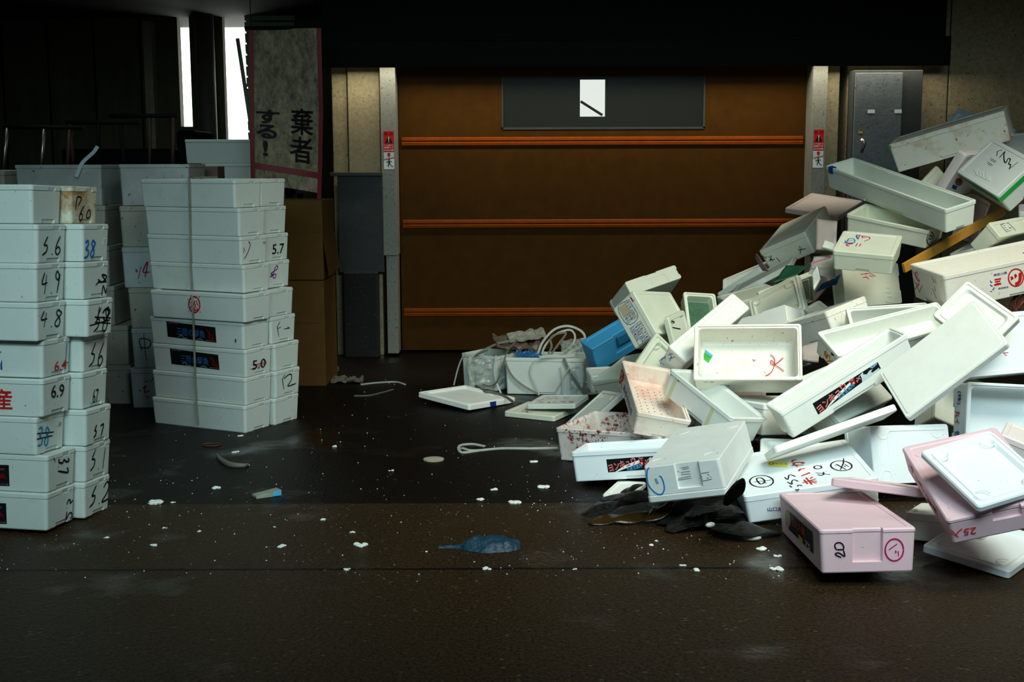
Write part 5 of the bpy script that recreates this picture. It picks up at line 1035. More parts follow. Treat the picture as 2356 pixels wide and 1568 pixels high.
M_FLOOR = mat_floor()
M_TAN = wallmat('tan_render', (.42, .34, .19), (.24, .19, .10))
M_TANDARK = wallmat('tan_render_dark', (.26, .19, .12), (.13, .09, .05))
M_STEEL = wallmat('painted_steel_grey', (.038, .042, .040), (.022, .025, .024), sc=12, rough=.7)
M_JAMB = wallmat('galvanised_jamb', (.28, .28, .23), (.20, .20, .16), sc=60, rough=.5, speck=(.08, .04, .02))
M_DARKWALL = plain('dark_wall', (.03, .028, .022), .9)
M_CONC = wallmat('dark_concrete', (.010, .009, .007), (.004, .004, .003))
M_SHEETWALL = wallmat('old_panel_wall', (.13, .12, .055), (.07, .06, .03), sc=8, streak=True, amt=.8)
M_BLACK = plain('black_paint', (.004, .004, .004), .7, spec=.12)
M_RUST = plain('rusty_frame', (.05, .012, .008), .6, vary=.6)
M_CHROME = plain('worn_chrome', (.45, .42, .35), .3, 1)

def struct(name, mb, mat, bevel=0, parent=None):
    o = mb.build(name, mat, parent, bevel=bevel)
    if parent is None: o['kind'] = 'structure'
    return o

fl = MB().add([(-7, -3, 0), (7, -3, 0), (7, 14, 0), (-7, 14, 0)], [(0, 1, 2, 3)])
struct('floor', fl, M_FLOOR)
struct('ceiling', MB().span((-7, 5.6, 2.75), (6, 14, 2.9)), M_DARKWALL)
# door wall at Y 9.2 : left pier, right pier with joints, header
struct('wall_left', MB().span((-1.29, 9.22, .0), (-1.182, 9.7, 2.75)).span((-1.174, 9.20, .0), (-.945, 9.7, 2.75)), M_TAN, .006)
struct('wall_right', MB().span((2.255, 9.22, 0), (2.36, 9.7, 2.75)).span((2.42, 9.24, 0), (3.143, 9.7, 2.75)).span((3.152, 9.24, 0), (6, 9.7, 2.75)), M_TAN, .006)
struct('wall_right_recess', MB().span((2.36, 9.40, 0), (2.42, 9.7, 2.75)), M_DARKWALL)
o = MB().span((-7, 3.0, 0), (-6.8, 14, 2.75)).build('wall_west', M_DARKWALL); o['kind'] = 'structure'
o = MB().span((5.6, 3.5, 0), (5.8, 9.24, 2.75)).build('wall_east', M_TANDARK); o['kind'] = 'structure'
# steel skirting on the pier, concrete kerb
struct('trim_1', MB().span((-1.25, 9.12, .62), (-.925, 9.2, 1.312)).span((-1.30, 9.10, 1.312), (-.925, 9.2, 1.338)), M_STEEL, .003)
struct('trim_2', MB().span((-1.22, 9.08, 0), (-.97, 9.2, .625)), M_CONC, .01)

# sheet door
def mat_door():
    m, nt, b = newmat('orange_door_sheet'); v = coords(nt, (1, 1, 1), False)
    g = noise(nt, v, 9, 6, .7)
    col = mix(nt, ramp(nt, g, [(.3, 0), (.75, .55)]), (.066, .024, .0004), (.022, .008, .0004))
    s = noise(nt, v, 24, 4, .7); col = mix(nt, ramp(nt, s, [(.68, 0), (.74, .7)]), col, (.02, .01, .004))
    nt.links.new(col, b.inputs['Base Color']); b.inputs['Roughness'].default_value = .6; b.inputs['Specular IOR Level'].default_value = .08
    bump(nt, b, noise(nt, v, 2.5, 4, .5), .2, .01)
    return m
M_DOOR = mat_door(); M_RIB = plain('door_rib_orange', (.24, .045, .001), .6, spec=.1, vary=.35)
door = empty('door_1', (.66, 9.33, 0)); door['kind'] = 'structure'
wx0, wx1, wz0, wz1 = -.066 - .66, 1.407 - .66, 1.646, 2.02
dx0, dx1 = -.82 - .66, 2.15 - .66
dd = MB().span((dx0, -.008, .02), (dx1, .008, wz0)).span((dx0, -.008, wz0), (wx0, .008, 2.2)).span((wx1, -.008, wz0), (dx1, .008, 2.2)).span((wx0, -.008, wz1), (wx1, .008, 2.2))
dd.build('door_sheet', M_DOOR, door)
for z in (1.555, .955, .30):
    rb = MB(); n = 8
    rb.v = []; prof = [(-.008, .034), (-.018, .028), (-.020, .010), (-.011, .003), (-.024, -.006), (-.022, -.024), (-.008, -.032)]
    vs = [(x, y, z + dz) for x in (dx0 + .02, dx1 - .02) for y, dz in prof]
    k = len(prof); rb.add(vs, [(i, i + 1, k + i + 1, k + i) for i in range(k - 1)])
    rb.build('door_rib', M_RIB, door)
struct('window_frame', MB().span((wx0 - .004, -.014, wz0 - .004), (wx1 + .004, .012, wz0 + .012)).span((wx0 - .004, -.014, wz0), (wx0 + .008, .012, wz1)).span((wx1 - .008, -.014, wz0), (wx1 + .004, .012, wz1)), M_STEEL, 0, door)
def mat_pane():
    m, nt, b = newmat('tinted_pvc_window')
    b.inputs['Base Color'].default_value = (.022, .025, .020, 1); b.inputs['Roughness'].default_value = .35; b.inputs['Specular IOR Level'].default_value = .12
    b.inputs['Alpha'].default_value = .55
    return m
MB().span((wx0, -.006, wz0), (wx1, .004, wz1)).build('window_pane', mat_pane(), door)
# room behind the door with one bright window
struct('wall_back', MB().span((-1.5, 10.9, 0), (.585, 11.0, 2.75)).span((.80, 10.9, 0), (5.6, 11.0, 2.75)).span((.585, 10.9, 0), (.80, 11.0, 1.765)).span((.585, 10.9, 2.1), (.80, 11.0, 2.75)), M_CONC)
def emit(name, col, s):
    m = bpy.data.materials.new(name); m.use_nodes = True; nt = m.node_tree; nt.nodes.clear()
    e = nt.nodes.new('ShaderNodeEmission'); e.inputs[0].default_value = (*col, 1); e.inputs[1].default_value = s
    o = nt.nodes.new('ShaderNodeOutputMaterial'); nt.links.new(e.outputs[0], o.inputs[0]); return m
M_SKY = emit('overcast_sky', (.93, 1.0, .93), 4.0)
w1 = MB().span((.585, 10.93, 1.765), (.80, 10.94, 2.1)).build('window_1', M_SKY); w1['kind'] = 'structure'
bars = MB(); bars.box((.685, 10.92, 1.86), (.22, .012, .022), Matrix.Rotation(R(32), 3, 'Y')).span((.585, 10.90, 1.765), (.80, 10.925, 1.79))
bars.build('window_bar', plain('grey_bar', (.3, .36, .3), .6), w1)
# jambs
for nm, x0, x1 in (('trim_3', -.934, -.825), ('trim_4', 2.147, 2.252)):
    struct(nm, MB().span((x0, 9.13, .74), (x1, 9.34, 2.15)).span((x0 + .022, 9.15, .02), (x1 - .006, 9.34, .74)), M_JAMB, .004)
struct('trim_5', MB().span((-1.32, 9.05, 2.15), (3.05, 9.5, 2.72)).span((-1.32, 8.93, 2.06), (3.05, 8.95, 2.24)).span((-1.32, 8.93, 2.24), (3.05, 9.05, 2.26)), M_BLACK, .004)  # door header, plus a front lip added to hide the strip light
lmp = MB().span((-1.25, 8.975, 2.20), (3.0, 9.035, 2.235)).build('added_lamp_housing', M_BLACK); tag(lmp, 'slim dark lamp batten, added unseen behind the lip above the orange door', 'lamp')  # made-up batten around the added strip light

def safety_sticker(x, label):
    t = empty('safety_sticker', (x, 9.1295, 1.36)); tag(t, label, 'sticker', 'door safety stickers')
    def P(name, poly, col, lift):
        return MB().add([(a, -.0006 * lift, b_) for a, b_ in poly], [tuple(range(len(poly)))]).build(name, INK[col], t)
    w = .037
    bm_ = MB().span((-w, -.0004, 0), (w, .0003, .27)).build('backing', INK['paper'], t)
    P('red_panel', [(-w, .12), (w, .12), (w, .27), (-w, .27)], 'redink' if 0 else 'red', 1.5)
    P('warning_triangle', [(-.026, .185), (.026, .185), (.003, .235), (-.003, .235)], 'black', 2.2)
    P('exclamation_mark', [(-.004, .23), (.004, .23), (.0015, .20), (-.0015, .20)], 'white_ink', 3)
    P('exclamation_dot', [(-.003, .196), (.003, .196), (.003, .190), (-.003, .190)], 'white_ink', 3)
    for s, z, h in (('警 告', .242, .018), ('シートに近づくな', .163, .013), ('危険です', .147, .012), ('はさまれ注意', .128, .013)):
        gv, gf = glyph_mesh(s, 1)
        MB().add([((a - .5) * .066, -.0016, z + b_ * h) for a, b_ in gv], gf).build('lettering', INK['black' if z > .24 else 'paper'], t)
    P('grey_band', [(-w, .078), (w, .078), (w, .12), (-w, .12)], 'wave', 1.5)
    P('arrow', [(-.010, .098), (.010, .098), (0, .082)], 'red', 2.6); P('arrow_stem', [(-.010, .098), (.010, .098), (.010, .115), (-.010, .115)], 'red', 2.6)
    P('stripe', [(-w, .064), (w, .080), (w, .086), (-w, .070)], 'red', 2.4)
    fig = MB()
    for poly in ([(-.006, .060), (.004, .062), (.006, .072), (-.003, .073)], [(-.004, .060), (.008, .058), (.006, .034), (-.004, .036)], [(-.004, .058), (-.018, .050), (-.016, .045), (-.002, .052)], [(-.018, .050), (-.019, .060), (-.015, .060), (-.015, .048)], [(.006, .058), (.014, .060), (.022, .050), (.018, .048)], [(-.004, .037), (-.010, .030), (-.006, .016), (-.001, .018), (-.003, .030), (.003, .036)], [(.002, .038), (.014, .022), (.030, .014), (.031, .018), (.018, .026), (.007, .038)]):
        fig.add([(a, -.0016, b_) for a, b_ in poly], [tuple(range(len(poly)))])
    fig.build('running_figure', INK['black'], t)
safety_sticker(-.877, 'red and white safety sticker with running figure on left door jamb')
safety_sticker(2.199, 'red and white safety sticker with running figure on right door jamb')

# steel cabinet on the right
cab = empty('steel_cabinet', (2.66, 9.06, 0)); tag(cab, 'tall grey steel cabinet with small chrome latch right of the door', 'cabinet')
MB().span((-.245, -.0, .05), (.245, .14, 2.04)).build('body', M_STEEL, cab, bevel=.004)
MB().span((-.235, -.012, .1), (.100, .001, 2.02)).build('door_leaf', wallmat('cabinet_face', (.16, .18, .185), (.11, .125, .13), sc=20, rough=.5), cab, bevel=.003)
MB().tube([(-.185, -.03, 1.56), (-.16, -.035, 1.53), (-.175, -.02, 1.47)], .012).build('latch', M_CHROME, cab, smooth=True)
MB().span((-.20, -.0135, 1.60), (-.17, -.0121, 1.615)).build('yellow_tag', INK['gold'], cab)
for x in (-.14, .05): MB().span((x, -.0135, 1.74), (x + .05, -.0121, 1.765)).build('paper_tag', INK['paper'], cab)

# back-left passage : far wall with panels, openings and daylight outside
struct('wall_far', MB().span((-7, 12.0, 0), (-3.10, 12.1, 2.75)).span((-3.10, 12.0, 0), (-2.99, 12.1, 1.75)).span((-2.99, 12.0, 0), (-2.68, 12.1, 2.75)).span((-2.68, 12.0, 0), (-2.40, 12.1, 1.55)).span((-2.46, 12.0, 1.55), (-1.2, 12.1, 2.75)).span((-2.40, 12.0, 0), (-1.2, 12.1, 1.55)), M_SHEETWALL)
for k in range(9): struct('trim_%d' % (6 + k), MB().span((-6.9 + k * .43, 11.985, 0), (-6.885 + k * .43, 12.0, 2.75)), M_BLACK)
struct('window_2', MB().add([(-3.3, 12.9, .8), (-2.2, 12.9, .8), (-2.2, 12.9, 2.75), (-3.3, 12.9, 2.75)], [(0, 1, 2, 3)]), M_SKY)
lou = MB()
for k in range(14): lou.box((-2.22, 11.9, 1.45 + k * .10), (.46, .02, .085), Matrix.Rotation(R(12), 3, 'X'))
lou.box((-2.44, 11.89, 1.9), (.03, .04, 1.3), Matrix.Rotation(R(-7), 3, 'Y'))
tag(lou.build('shutter_panel', plain('pale_green_panel', (.42, .56, .38), .6, vary=.3)), 'pale green slatted panel beside the bright opening in far background', 'shutter')
col = MB().tube([(-2.80, 11.8, 0), (-2.80, 11.8, 2.75)], .085, 20)
tag(col.build('pipe_column', plain('column_brown', (.16, .11, .10), .5, vary=.4), smooth=True), 'round brown column beside the bright opening in far background', 'column')
tp = MB().span((-3.38, 11.85, 1.3), (-3.30, 11.98, 2.7))
tag(tp.build('wooden_post', plain('lit_post', (.42, .34, .22), .7, vary=.4)), 'pale wooden post against the dark panelled wall in background', 'post')  # pale brown wood with random mottling

# ------------------------------------------------------------------ stacks behind on the left
def old_box(x, y, z, w, d, h, rz, mat, label, group, open_=False, marks=(), name='foam_box'):
    if open_:
        o = shell(w, d, h, 'open', []).build('open_foam_box', mat)
        tag(o, label, 'box', group)
    else:
        o = empty(name)
        shell(w, d, h - .03, 'closed', [('y', -1, .05, .05, 0, .03, .01)]).build('body', mat, o)
        lid_mesh(w, d, .03, 'flat', h - .03).build('lid', mat, o)
        tag(o, label, 'box', group)
    o.location = (x, y, z); o.rotation_euler = (0, 0, rz)
    if marks: add_marks(o, (w, d, h), 'closed', marks)
    return o
ordn = ['second', 'third', 'fourth', 'fifth', 'bottom']
S3X = [(-2.225, .0), (-2.235, .01), (-2.23, -.01), (-2.205, 0), (-2.20, .015), (-2.215, 0)]
mk3 = {2: [['st', 'y0', [[(-.11, .05), (-.09, .12)], [(-.07, .06), (-.05, .15), (-.08, .09), (-.04, .09)], [(-.02, .15), (.02, .14), (-.01, .11), (.02, .08), (-.02, .07)]], 'magdark', .004]],
       4: [['st', 'y0', [[(-.14, .10), (-.15, .17), (-.09, .16), (-.10, .12), (-.15, .12)], [(-.125, .20), (-.12, .06)]], 'black', .003]],
       5: [['st', 'y0', [[(-.12, .15), (-.09, .16)], [(-.13, .11), (-.11, .13), (-.12, .09), (-.09, .10)], [(-.08, .15), (-.06, .18)], [(-.05, .16), (-.03, .20)], [(-.12, .07), (-.09, .06), (-.11, .05)]], 'magdark', .004]]}
for r in range(6):
    h = .2335; x0 = S3X[r][0]
    lab = ['broken-rimmed grey box on top of the stack behind the strapped stack', 'plain grey box just under the broken-rimmed one behind strapped stack', 'grey box with faint red 143 behind the strapped stack', 'grey box below the faint red 143 behind strapped stack', 'grey box marked with black 中 behind the strapped stack', 'bottom grey box with faint red scribble behind strapped stack'][r]
    if r == 0:
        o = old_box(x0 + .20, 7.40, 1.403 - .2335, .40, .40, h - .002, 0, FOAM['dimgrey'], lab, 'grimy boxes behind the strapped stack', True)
        bpy.context.view_layer.update()
    else: old_box(x0 + .20, 7.40, (5 - r) * h, .40, .40, h - .002, S3X[r][1], FOAM['dimold' if r in (1, 3) else 'dimgrey'], lab, 'grimy boxes behind the strapped stack', False, mk3.get(r, ()))
for r in range(6):
    h = .2335; sx = (-2.61, -2.60, -2.59, -2.57, -2.50, -2.49)[r]
    lab = ['large open grey box with torn tape over its rim, top of the dim stack', 'grimy box directly under the open grey box with torn tape', 'third grimy box down beneath the open grey box', 'fourth grimy box down beneath the open grey box', 'fifth grimy box, seen right of the left-edge stack', 'lowest grimy box on the floor right of the left-edge stack'][r]
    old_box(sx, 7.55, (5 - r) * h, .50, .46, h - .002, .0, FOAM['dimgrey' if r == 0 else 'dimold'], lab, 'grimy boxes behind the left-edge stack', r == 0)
tag(MB().ribbon(smooth_line([(-2.50, 7.30, 1.33), (-2.47, 7.31, 1.40), (-2.45, 7.33, 1.43), (-2.42, 7.38, 1.47), (-2.40, 7.40, 1.505)]), .022, (0, -1, .2)).build('tape_strip', INK['wave']), 'loose pale tape strip over the rim of the open grey box', 'tape')
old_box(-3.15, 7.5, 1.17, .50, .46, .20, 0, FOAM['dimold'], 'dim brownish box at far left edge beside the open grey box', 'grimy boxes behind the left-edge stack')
# support for it: a hidden wall-side ledge of more boxes is out of view; a plain pallet stand carries it
st = MB()
for x in (-3.36, -2.94):
    for y in (7.32, 7.68): st.span((x - .02, y - .02, 0), (x + .02, y + .02, 1.14))
st.span((-3.40, 7.28, 1.14), (-2.90, 7.72, 1.17))
tag(st.build('metal_stand', M_BLACK), 'black metal stand under the dim brownish box at left', 'stand')

# white boxes far behind
for (x0, x1, z0, z1, lab) in ((-2.203, -1.60, 1.405, 1.565, 'long white box on top, just left of the hanging banner'), (-2.10, -1.55, 1.245, 1.403, 'white box under the long one left of the banner')):
    o = empty('foam_box', ((x0 + x1) / 2, 8.75, z0)); tag(o, lab, 'box', 'white boxes behind the strapped stack')
    shell(x1 - x0, .3, z1 - z0 - .02, 'closed', []).build('body', FOAM['stack'], o); lid_mesh(x1 - x0, .3, .02, 'flat', z1 - z0 - .02).build('lid', FOAM['stack'], o)
tbl = MB().span((-2.3, 8.5, 1.20), (-1.45, 9.0, 1.245))
for x in (-2.26, -1.49):
    for y in (8.54, 8.96): tbl.span((x - .02, y - .02, 0), (x + .02, y + .02, 1.2))
tag(tbl.build('work_bench', M_BLACK), 'dark bench carrying the white boxes beside the banner', 'bench')
ct = empty('brown_carton', (-1.985, 7.62, 1.318)); ct.rotation_euler = (0, 0, .05)
# flat brown carton lies on the rear column of the strapped stack
tag(ct, 'flat brown carton tied with white string behind the strapped stack', 'carton')
MB().span((-.16, -.12, 0), (.16, .12, .085)).build('body', plain('brown_card', (.16, .10, .08), .8, vary=.3), ct, bevel=.003)
MB().span((-.02, -.122, -.001), (-.014, .122, .087)).build('string', INK['paper'], ct)
pl = MB().span((-2.25, 7.72, 1.28), (-1.6, 8.05, 1.30))
ct.location = (-1.955, 7.86, 1.301)
for x in (-2.22, -1.63):
    for y in (7.75, 8.02): pl.span((x - .015, y - .015, 0), (x + .015, y + .015, 1.28))
tag(pl.build('side_table', M_BLACK), 'dark side table under the flat brown carton', 'table')

# hand carts and dark machinery
def cart(y, rails, legs, label, mat=M_RUST):
    t = empty('hand_cart', (0, y, 0)); tag(t, label, 'cart', 'hand carts parked in the dark')
    for a, b_ in rails: MB().tube([(a[0], 0, a[1]), (b_[0], 0, b_[1])], .016, 10).build('handle_bar', M_BLACK, t, smooth=True)
    for a, b_, mt in legs: MB().tube([(a[0], 0, a[1]), (b_[0], .12, b_[1])], .014, 8).build('upright', mt, t, smooth=True)
    return t
c1 = cart(8.6, [((-3.42, 1.655), (-2.88, 1.645))], [((-3.39, 1.65), (-3.52, 1.15), M_CHROME), ((-3.14, 1.65), (-3.26, 1.15), M_CHROME), ((-2.97, 1.645), (-3.07, 1.15), M_RUST)], 'leftmost hand cart with chrome uprights in the dark background')
c2 = cart(8.9, [((-3.10, 1.69), (-2.59, 1.69))], [((-3.07, 1.69), (-3.10, 1.15), M_RUST), ((-2.87, 1.69), (-2.95, 1.15), M_BLACK), ((-2.72, 1.69), (-2.74, 1.15), M_BLACK)], 'middle hand cart in the dark background')
c3 = cart(9.2, [((-2.89, 1.745), (-2.40, 1.745))], [((-2.60, 1.745), (-2.66, 1.15), M_RUST), ((-2.43, 1.74), (-2.50, 1.15), M_RUST)], 'rightmost hand cart with reddish uprights in the dark background')
for c, y, x0, x1 in ((c1, 8.6, -3.5, -2.9), (c2, 8.9, -3.1, -2.5), (c3, 9.2, -2.75, -2.35)):
    d = MB().span((x0, 0, .25), (x1, .24, .32)).span((x0, .1, 1.12), (x1, .14, 1.16))
    for x in (x0 + .03, x1 - .03): d.span((x - .02, .1, .3), (x + .02, .14, 1.14))
    d.build('deck', M_BLACK, c)
    for x in (x0 + .05, x1 - .05):
        for yy in (.06, .18): MB().tube([(x - .02, yy, .125), (x + .02, yy, .125)], .125, 18).build('wheel', M_BLACK, c)
mach = empty('covered_machine', (-2.75, 9.9, 0)); tag(mach, 'large black machine in the dark between carts and round column', 'machine')
MB().span((-.75, 0, .1), (.15, .6, 1.52)).span((.15, 0, .1), (.30, .6, 1.66)).build('body', M_BLACK, mach, bevel=.02)
MB().span((-.75, .0, 0), (.30, .1, .1)).span((-.75, .5, 0), (.30, .6, .1)).build('skid', M_BLACK, mach)
MB().span((-.30, -.01, 1.30), (-.20, .0, 1.34)).span((-.10, -.01, 1.27), (.02, .0, 1.275)).build('orange_label', INK['orange'], mach)

# banner
ban = empty('hanging_banner', (-1.43, 8.2, 0)); tag(ban, 'dirty cloth banner with black characters and red border hanging beside the door', 'banner')
def bp(u, v, off=0):
    """u 0..1 across, v metres of height; the cloth sags to the right and ripples"""
    xl, xr = -.236 - .014 * (2.2 - v), .228 - .03 * max(0, 1.76 - v) / .5
    z = v - u * (.075 * min(1, max(0, (1.9 - v) / .45)))
    return Vector((xl + (xr - xl) * u, .02 * math.sin(u * 5 + v * 3) - off, z))
def banmesh(u0, u1, v0, v1, off, nu=14, nv=24):
    mb = MB(); vs = [bp(u0 + (u1 - u0) * i / nu, v0 + (v1 - v0) * j / nv, off) for j in range(nv + 1) for i in range(nu + 1)]
    mb.add(vs, [(j * (nu + 1) + i, j * (nu + 1) + i + 1, (j + 1) * (nu + 1) + i + 1, (j + 1) * (nu + 1) + i) for j in range(nv) for i in range(nu)]); return mb
m, nt, b = newmat('grimy_banner_cloth'); v = coords(nt, (1, 1, .5), False)
g1 = noise(nt, v, 22, 7, .8); cc = mix(nt, ramp(nt, g1, [(.35, 0), (.62, 1)]), (.42, .36, .22), (.115, .085, .045)); nt.links.new(cc, b.inputs['Base Color']); b.inputs['Roughness'].default_value = .8
bo = banmesh(0, 1, 1.285, 2.25, 0).build('cloth', m, ban); md = bo.modifiers.new('thickness', 'SOLIDIFY'); md.thickness = .002; md.offset = 1
M_RB = plain('banner_red', (.23, .006, .012), .6, vary=.35)
banmesh(0, .065, 1.285, 2.25, .003, 2).build('red_border', M_RB, ban); banmesh(.94, 1.0, 1.2, 2.25, .003, 2).build('red_border', M_RB, ban)
banmesh(0, 1, 1.375, 1.415, .0035, 14, 3).build('red_border', M_RB, ban)
for s, u0, u1, v0, v1, bo_ in (('す', .09, .40, 1.665, 1.75, 3), ('る', .09, .37, 1.575, 1.66, 3), ('!', .18, .25, 1.465, 1.56, 3), ('棄', .55, .87, 1.605, 1.755, 2), ('者', .54, .86, 1.445, 1.595, 2)):
    gv, gf = glyph_mesh(s, bo_)
    MB().add([bp(u0 + (u1 - u0) * a, v0 + (v1 - v0) * b2 + (.012 if u0 > .5 else 0), .011) for a, b2 in gv], gf).build('lettering', INK['black'], ban)
MB().tube([(-.26, 0, 2.255), (.26, 0, 2.255)], .012).tube([(-.22, 0, 2.25), (-.22, 0, 2.75)], .003, 6).tube([(.22, 0, 2.25), (.22, 0, 2.75)], .003, 6).build('hanging_rod', M_BLACK, ban)

# cardboard boxes
M_CARD = plain('cardboard', (.105, .055, .014), .85, vary=.25, spec=.1)
for z0, z1, lab in ((.0, .672, 'lower large cardboard box right of the strapped stack'), (.676, 1.175, 'upper large cardboard box with folded flap right of the strapped stack')):
    o = empty('cardboard_box', (-1.40, 8.12, z0)); tag(o, lab, 'box', 'cardboard boxes'); o.rotation_euler = (0, 0, -.03)
    MB().span((-.22, -.22, 0), (.225, .22, z1 - z0)).build('body', M_CARD, o, bevel=.006)
    MB().span((-.221, -.222, (z1 - z0) * .60), (.226, -.2195, (z1 - z0) * .604)).build('crease', plain('crease', (.05, .03, .01), .8) if z0 == 0 else bpy.data.materials['crease'], o)
    if z0 > 0: MB().add([(.226, -.22, .26), (.226, .22, .28), (.26, .20, .05), (.255, -.20, .02)], [(0, 1, 2, 3)]).build('flap', M_CARD, o)

# ------------------------------------------------------------------ strap round the strapped stack, bands on the tubs
M_STRAP = plain('grey_twine', (.20, .20, .16), .6, vary=.4)
M_BAND = plain('clear_band', (.62, .66, .58), .28, vary=.3, alpha=.72)
M_BANDD = plain('dusty_band', (.20, .19, .15), .35, vary=.4, alpha=.85)
def curve_thing(key, mat, w, label, cat, name, group=None, th=.0014, up=(0, -1, .15)):
    mb = MB()
    for l in CURVES[key]: mb.ribbon(smooth_line(l, 6), w, up, th)
    return tag(mb.build(name, mat), label, cat, group)
curve_thing('strap', M_STRAP, .010, 'grey binding twine tied down the front of the strapped stack', 'twine', 'binding_twine', th=.006)
bl_ = [('band_a', M_BANDD, .012, 'dusty plastic band running diagonally down the right-hand tub'), ('band_b', M_BAND, .010, 'thin clear plastic band hanging at the middle of the right-hand tub'), ('band_c', M_BAND, .008, 'upright clear band of the crossed pair on the right-hand tub'), ('band_d', M_BAND, .008, 'slanting clear band of the crossed pair on the right-hand tub'), ('band_e', M_BANDD, .016, 'wide dusty band at the right end of the right-hand tub'),
       ('band_f', M_BANDD, .009, 'long looped band hanging over the left-hand tub'), ('band_g', M_BAND, .012, 'creased clear band on the left-hand tub, nearest its left side'), ('band_h', M_BAND, .010, 'clear band down the right side of the left-hand tub'), ('band_i', M_BAND, .009, 'loose band trailing off the left end of the left-hand tub'), ('band_j', M_BANDD, .016, 'band trailing across the tape-marked lid toward the red-written lid'),
       ('band_k', M_BAND, .014, 'outer band of the upright coil above the right-hand tub'), ('band_l', M_BAND, .012, 'middle band of the upright coil above the right-hand tub'), ('band_m', M_BANDD, .012, 'inner band of the upright coil above the right-hand tub'), ('band_n', M_BAND, .016, 'flat white band end lying over the rim of the right-hand tub'), ('band_o', M_BANDD, .012, 'dark band crossing the boards on the left-hand tub')]
for k, mt, w, lab in bl_: curve_thing(k, mt, w, lab, 'band', 'plastic_band', 'packing bands on the tubs')
curve_thing('floor_strap', M_BAND, .016, 'long flattened clear strap on wet floor left of blood-spattered box', 'strap', 'plastic_strap', up=(0, -.3, 1), th=.004)
curve_thing('back_strap', M_BAND, .014, 'thin pale strap lying on dark floor in front of the door', 'strap', 'plastic_strap', up=(0, -.3, 1), th=.004)
curve_thing('back_strap2', M_BANDD, .012, 'short dull strap on dark floor nearer than the pale one', 'strap', 'plastic_strap', up=(0, -.3, 1), th=.004)
curve_thing('red_string', INK['red'], .003, 'knotted red string lying in the large open box', 'string', 'red_string', th=.003)

def crumple(name, c, w, d, amp, mat, label, cat, seed, rot=(0, 0, 0), n=14, th=.002, group=None):
    rnd = random.Random(seed); mb = MB(); off = Vector((rnd.random() * 9, rnd.random() * 9, rnd.random() * 9)); vs = []
    for j in range(n + 1):
        for i in range(n + 1):
            x, y = (i / n - .5) * w, (j / n - .5) * d
            vs.append((x, y, amp * mnoise.noise(Vector((x, y, 0)) * (3.2 / max(w, d)) * 2 + off) + amp * .5 * abs(mnoise.noise(Vector((x, y, 0)) * (9 / max(w, d)) + off))))
    mb.add(vs, [(j * (n + 1) + i, j * (n + 1) + i + 1, (j + 1) * (n + 1) + i + 1, (j + 1) * (n + 1) + i) for j in range(n) for i in range(n)])
    o = mb.build(name, mat); o.location = c; o.rotation_euler = rot
    md = o.modifiers.new('thickness', 'SOLIDIFY'); md.thickness = th
    return tag(o, label, cat, group)
M_BROWNF = plain('brown_film', (.14, .10, .07), .45, vary=.5); M_FILM = plain('clear_film', (.60, .66, .58), .15, alpha=.28)
TUBZ = dims_of('tub')[2]; tb0 = ROOTS['tub'].location; tl0 = ROOTS['tub_left'].location
crumple('cardboard_scrap', (tl0.x + .16, tl0.y - .02, TUBZ + .045), .30, .20, .05, M_BROWNF, 'crumpled brown card on top of the left-hand tub', 'scrap', 3, (.25, .1, .2))
crumple('foam_board_scrap', (tl0.x + .22, tl0.y + .03, TUBZ + .10), .24, .10, .02, plain('dull_board', (.36, .36, .29), .6, vary=.4), 'pale creased board lying over the crumpled card', 'scrap', 5, (.5, -.10, .25), th=.008)
crumple('blue_plastic_scrap', (tb0.x - .12, tb0.y - .03, TUBZ + .004), .16, .12, .02, plain('scrap_blue', (.01, .09, .22), .5), 'blue plastic scrap showing at rim of the right-hand tub', 'scrap', 8, (.3, 0, 0))
crumple('plastic_film', (tb0.x + .20, tb0.y - .175, TUBZ * .5), .15, .20, .03, M_FILM, 'clear film bulging over right end of the right-hand tub', 'film', 11, (R(90), 0, 0), th=.001)
crumple('plastic_film', (tl0.x - .03, tl0.y - .155, TUBZ * .5), .22, .20, .02, M_FILM, 'clear film wrapped around the left-hand tub', 'film', 14, (R(90), 0, 0), th=.001)
crumple('plastic_film', (tb0.x + .15, tb0.y - .06, TUBZ + .05), .16, .12, .04, M_FILM, 'clear film bundled inside the upright coil of bands', 'film', 21, (1.1, 0, .3), th=.001)

# ------------------------------------------------------------------ loose things in the heap
o = MB().box((0, 0, 0), (SLAT['len'], .018, .052)).build('yellow_slat', plain('ochre_board', (.52, .25, .03), .6, vary=.3), bevel=.002)
o.location = SLAT['c']; o.rotation_mode = 'QUATERNION'; o.rotation_quaternion = SLAT['q']
tag(o, 'long ochre-yellow slat wedged diagonally through upper right of heap', 'slat')
def sheet(key, name, mat, label, cat, th=.004):
    pts = SHEETS[key]; n = 8; A, B_, C_, D_ = [Vector(p) for p in pts]; mb = MB(); vs = []
    nn = (B_ - A).cross(D_ - A).normalized()
    for j in range(n + 1):
        for i in range(n + 1):
            u, w = i / n, j / n
            p = (A * (1 - u) + B_ * u) * (1 - w) + (D_ * (1 - u) + C_ * u) * w
            vs.append(p + nn * .008 * mnoise.noise(p * 14))
    mb.add(vs, [(j * (n + 1) + i, j * (n + 1) + i + 1, (j + 1) * (n + 1) + i + 1, (j + 1) * (n + 1) + i) for j in range(n) for i in range(n)])
    o = mb.build(name, mat, smooth=True); md = o.modifiers.new('thickness', 'SOLIDIFY'); md.thickness = th
    return tag(o, label, cat)
sheet('green_sheet', 'green_netting', plain('dark_green_net', (.012, .075, .035), .5, vary=.5), 'dark green netting under the box with the handwritten 4', 'netting')
sheet('blue_sheet', 'blue_plastic_sheet', plain('blue_tarp', (.01, .05, .16), .45, vary=.4), 'dark blue plastic sheet left of the upright embossed box', 'sheet')
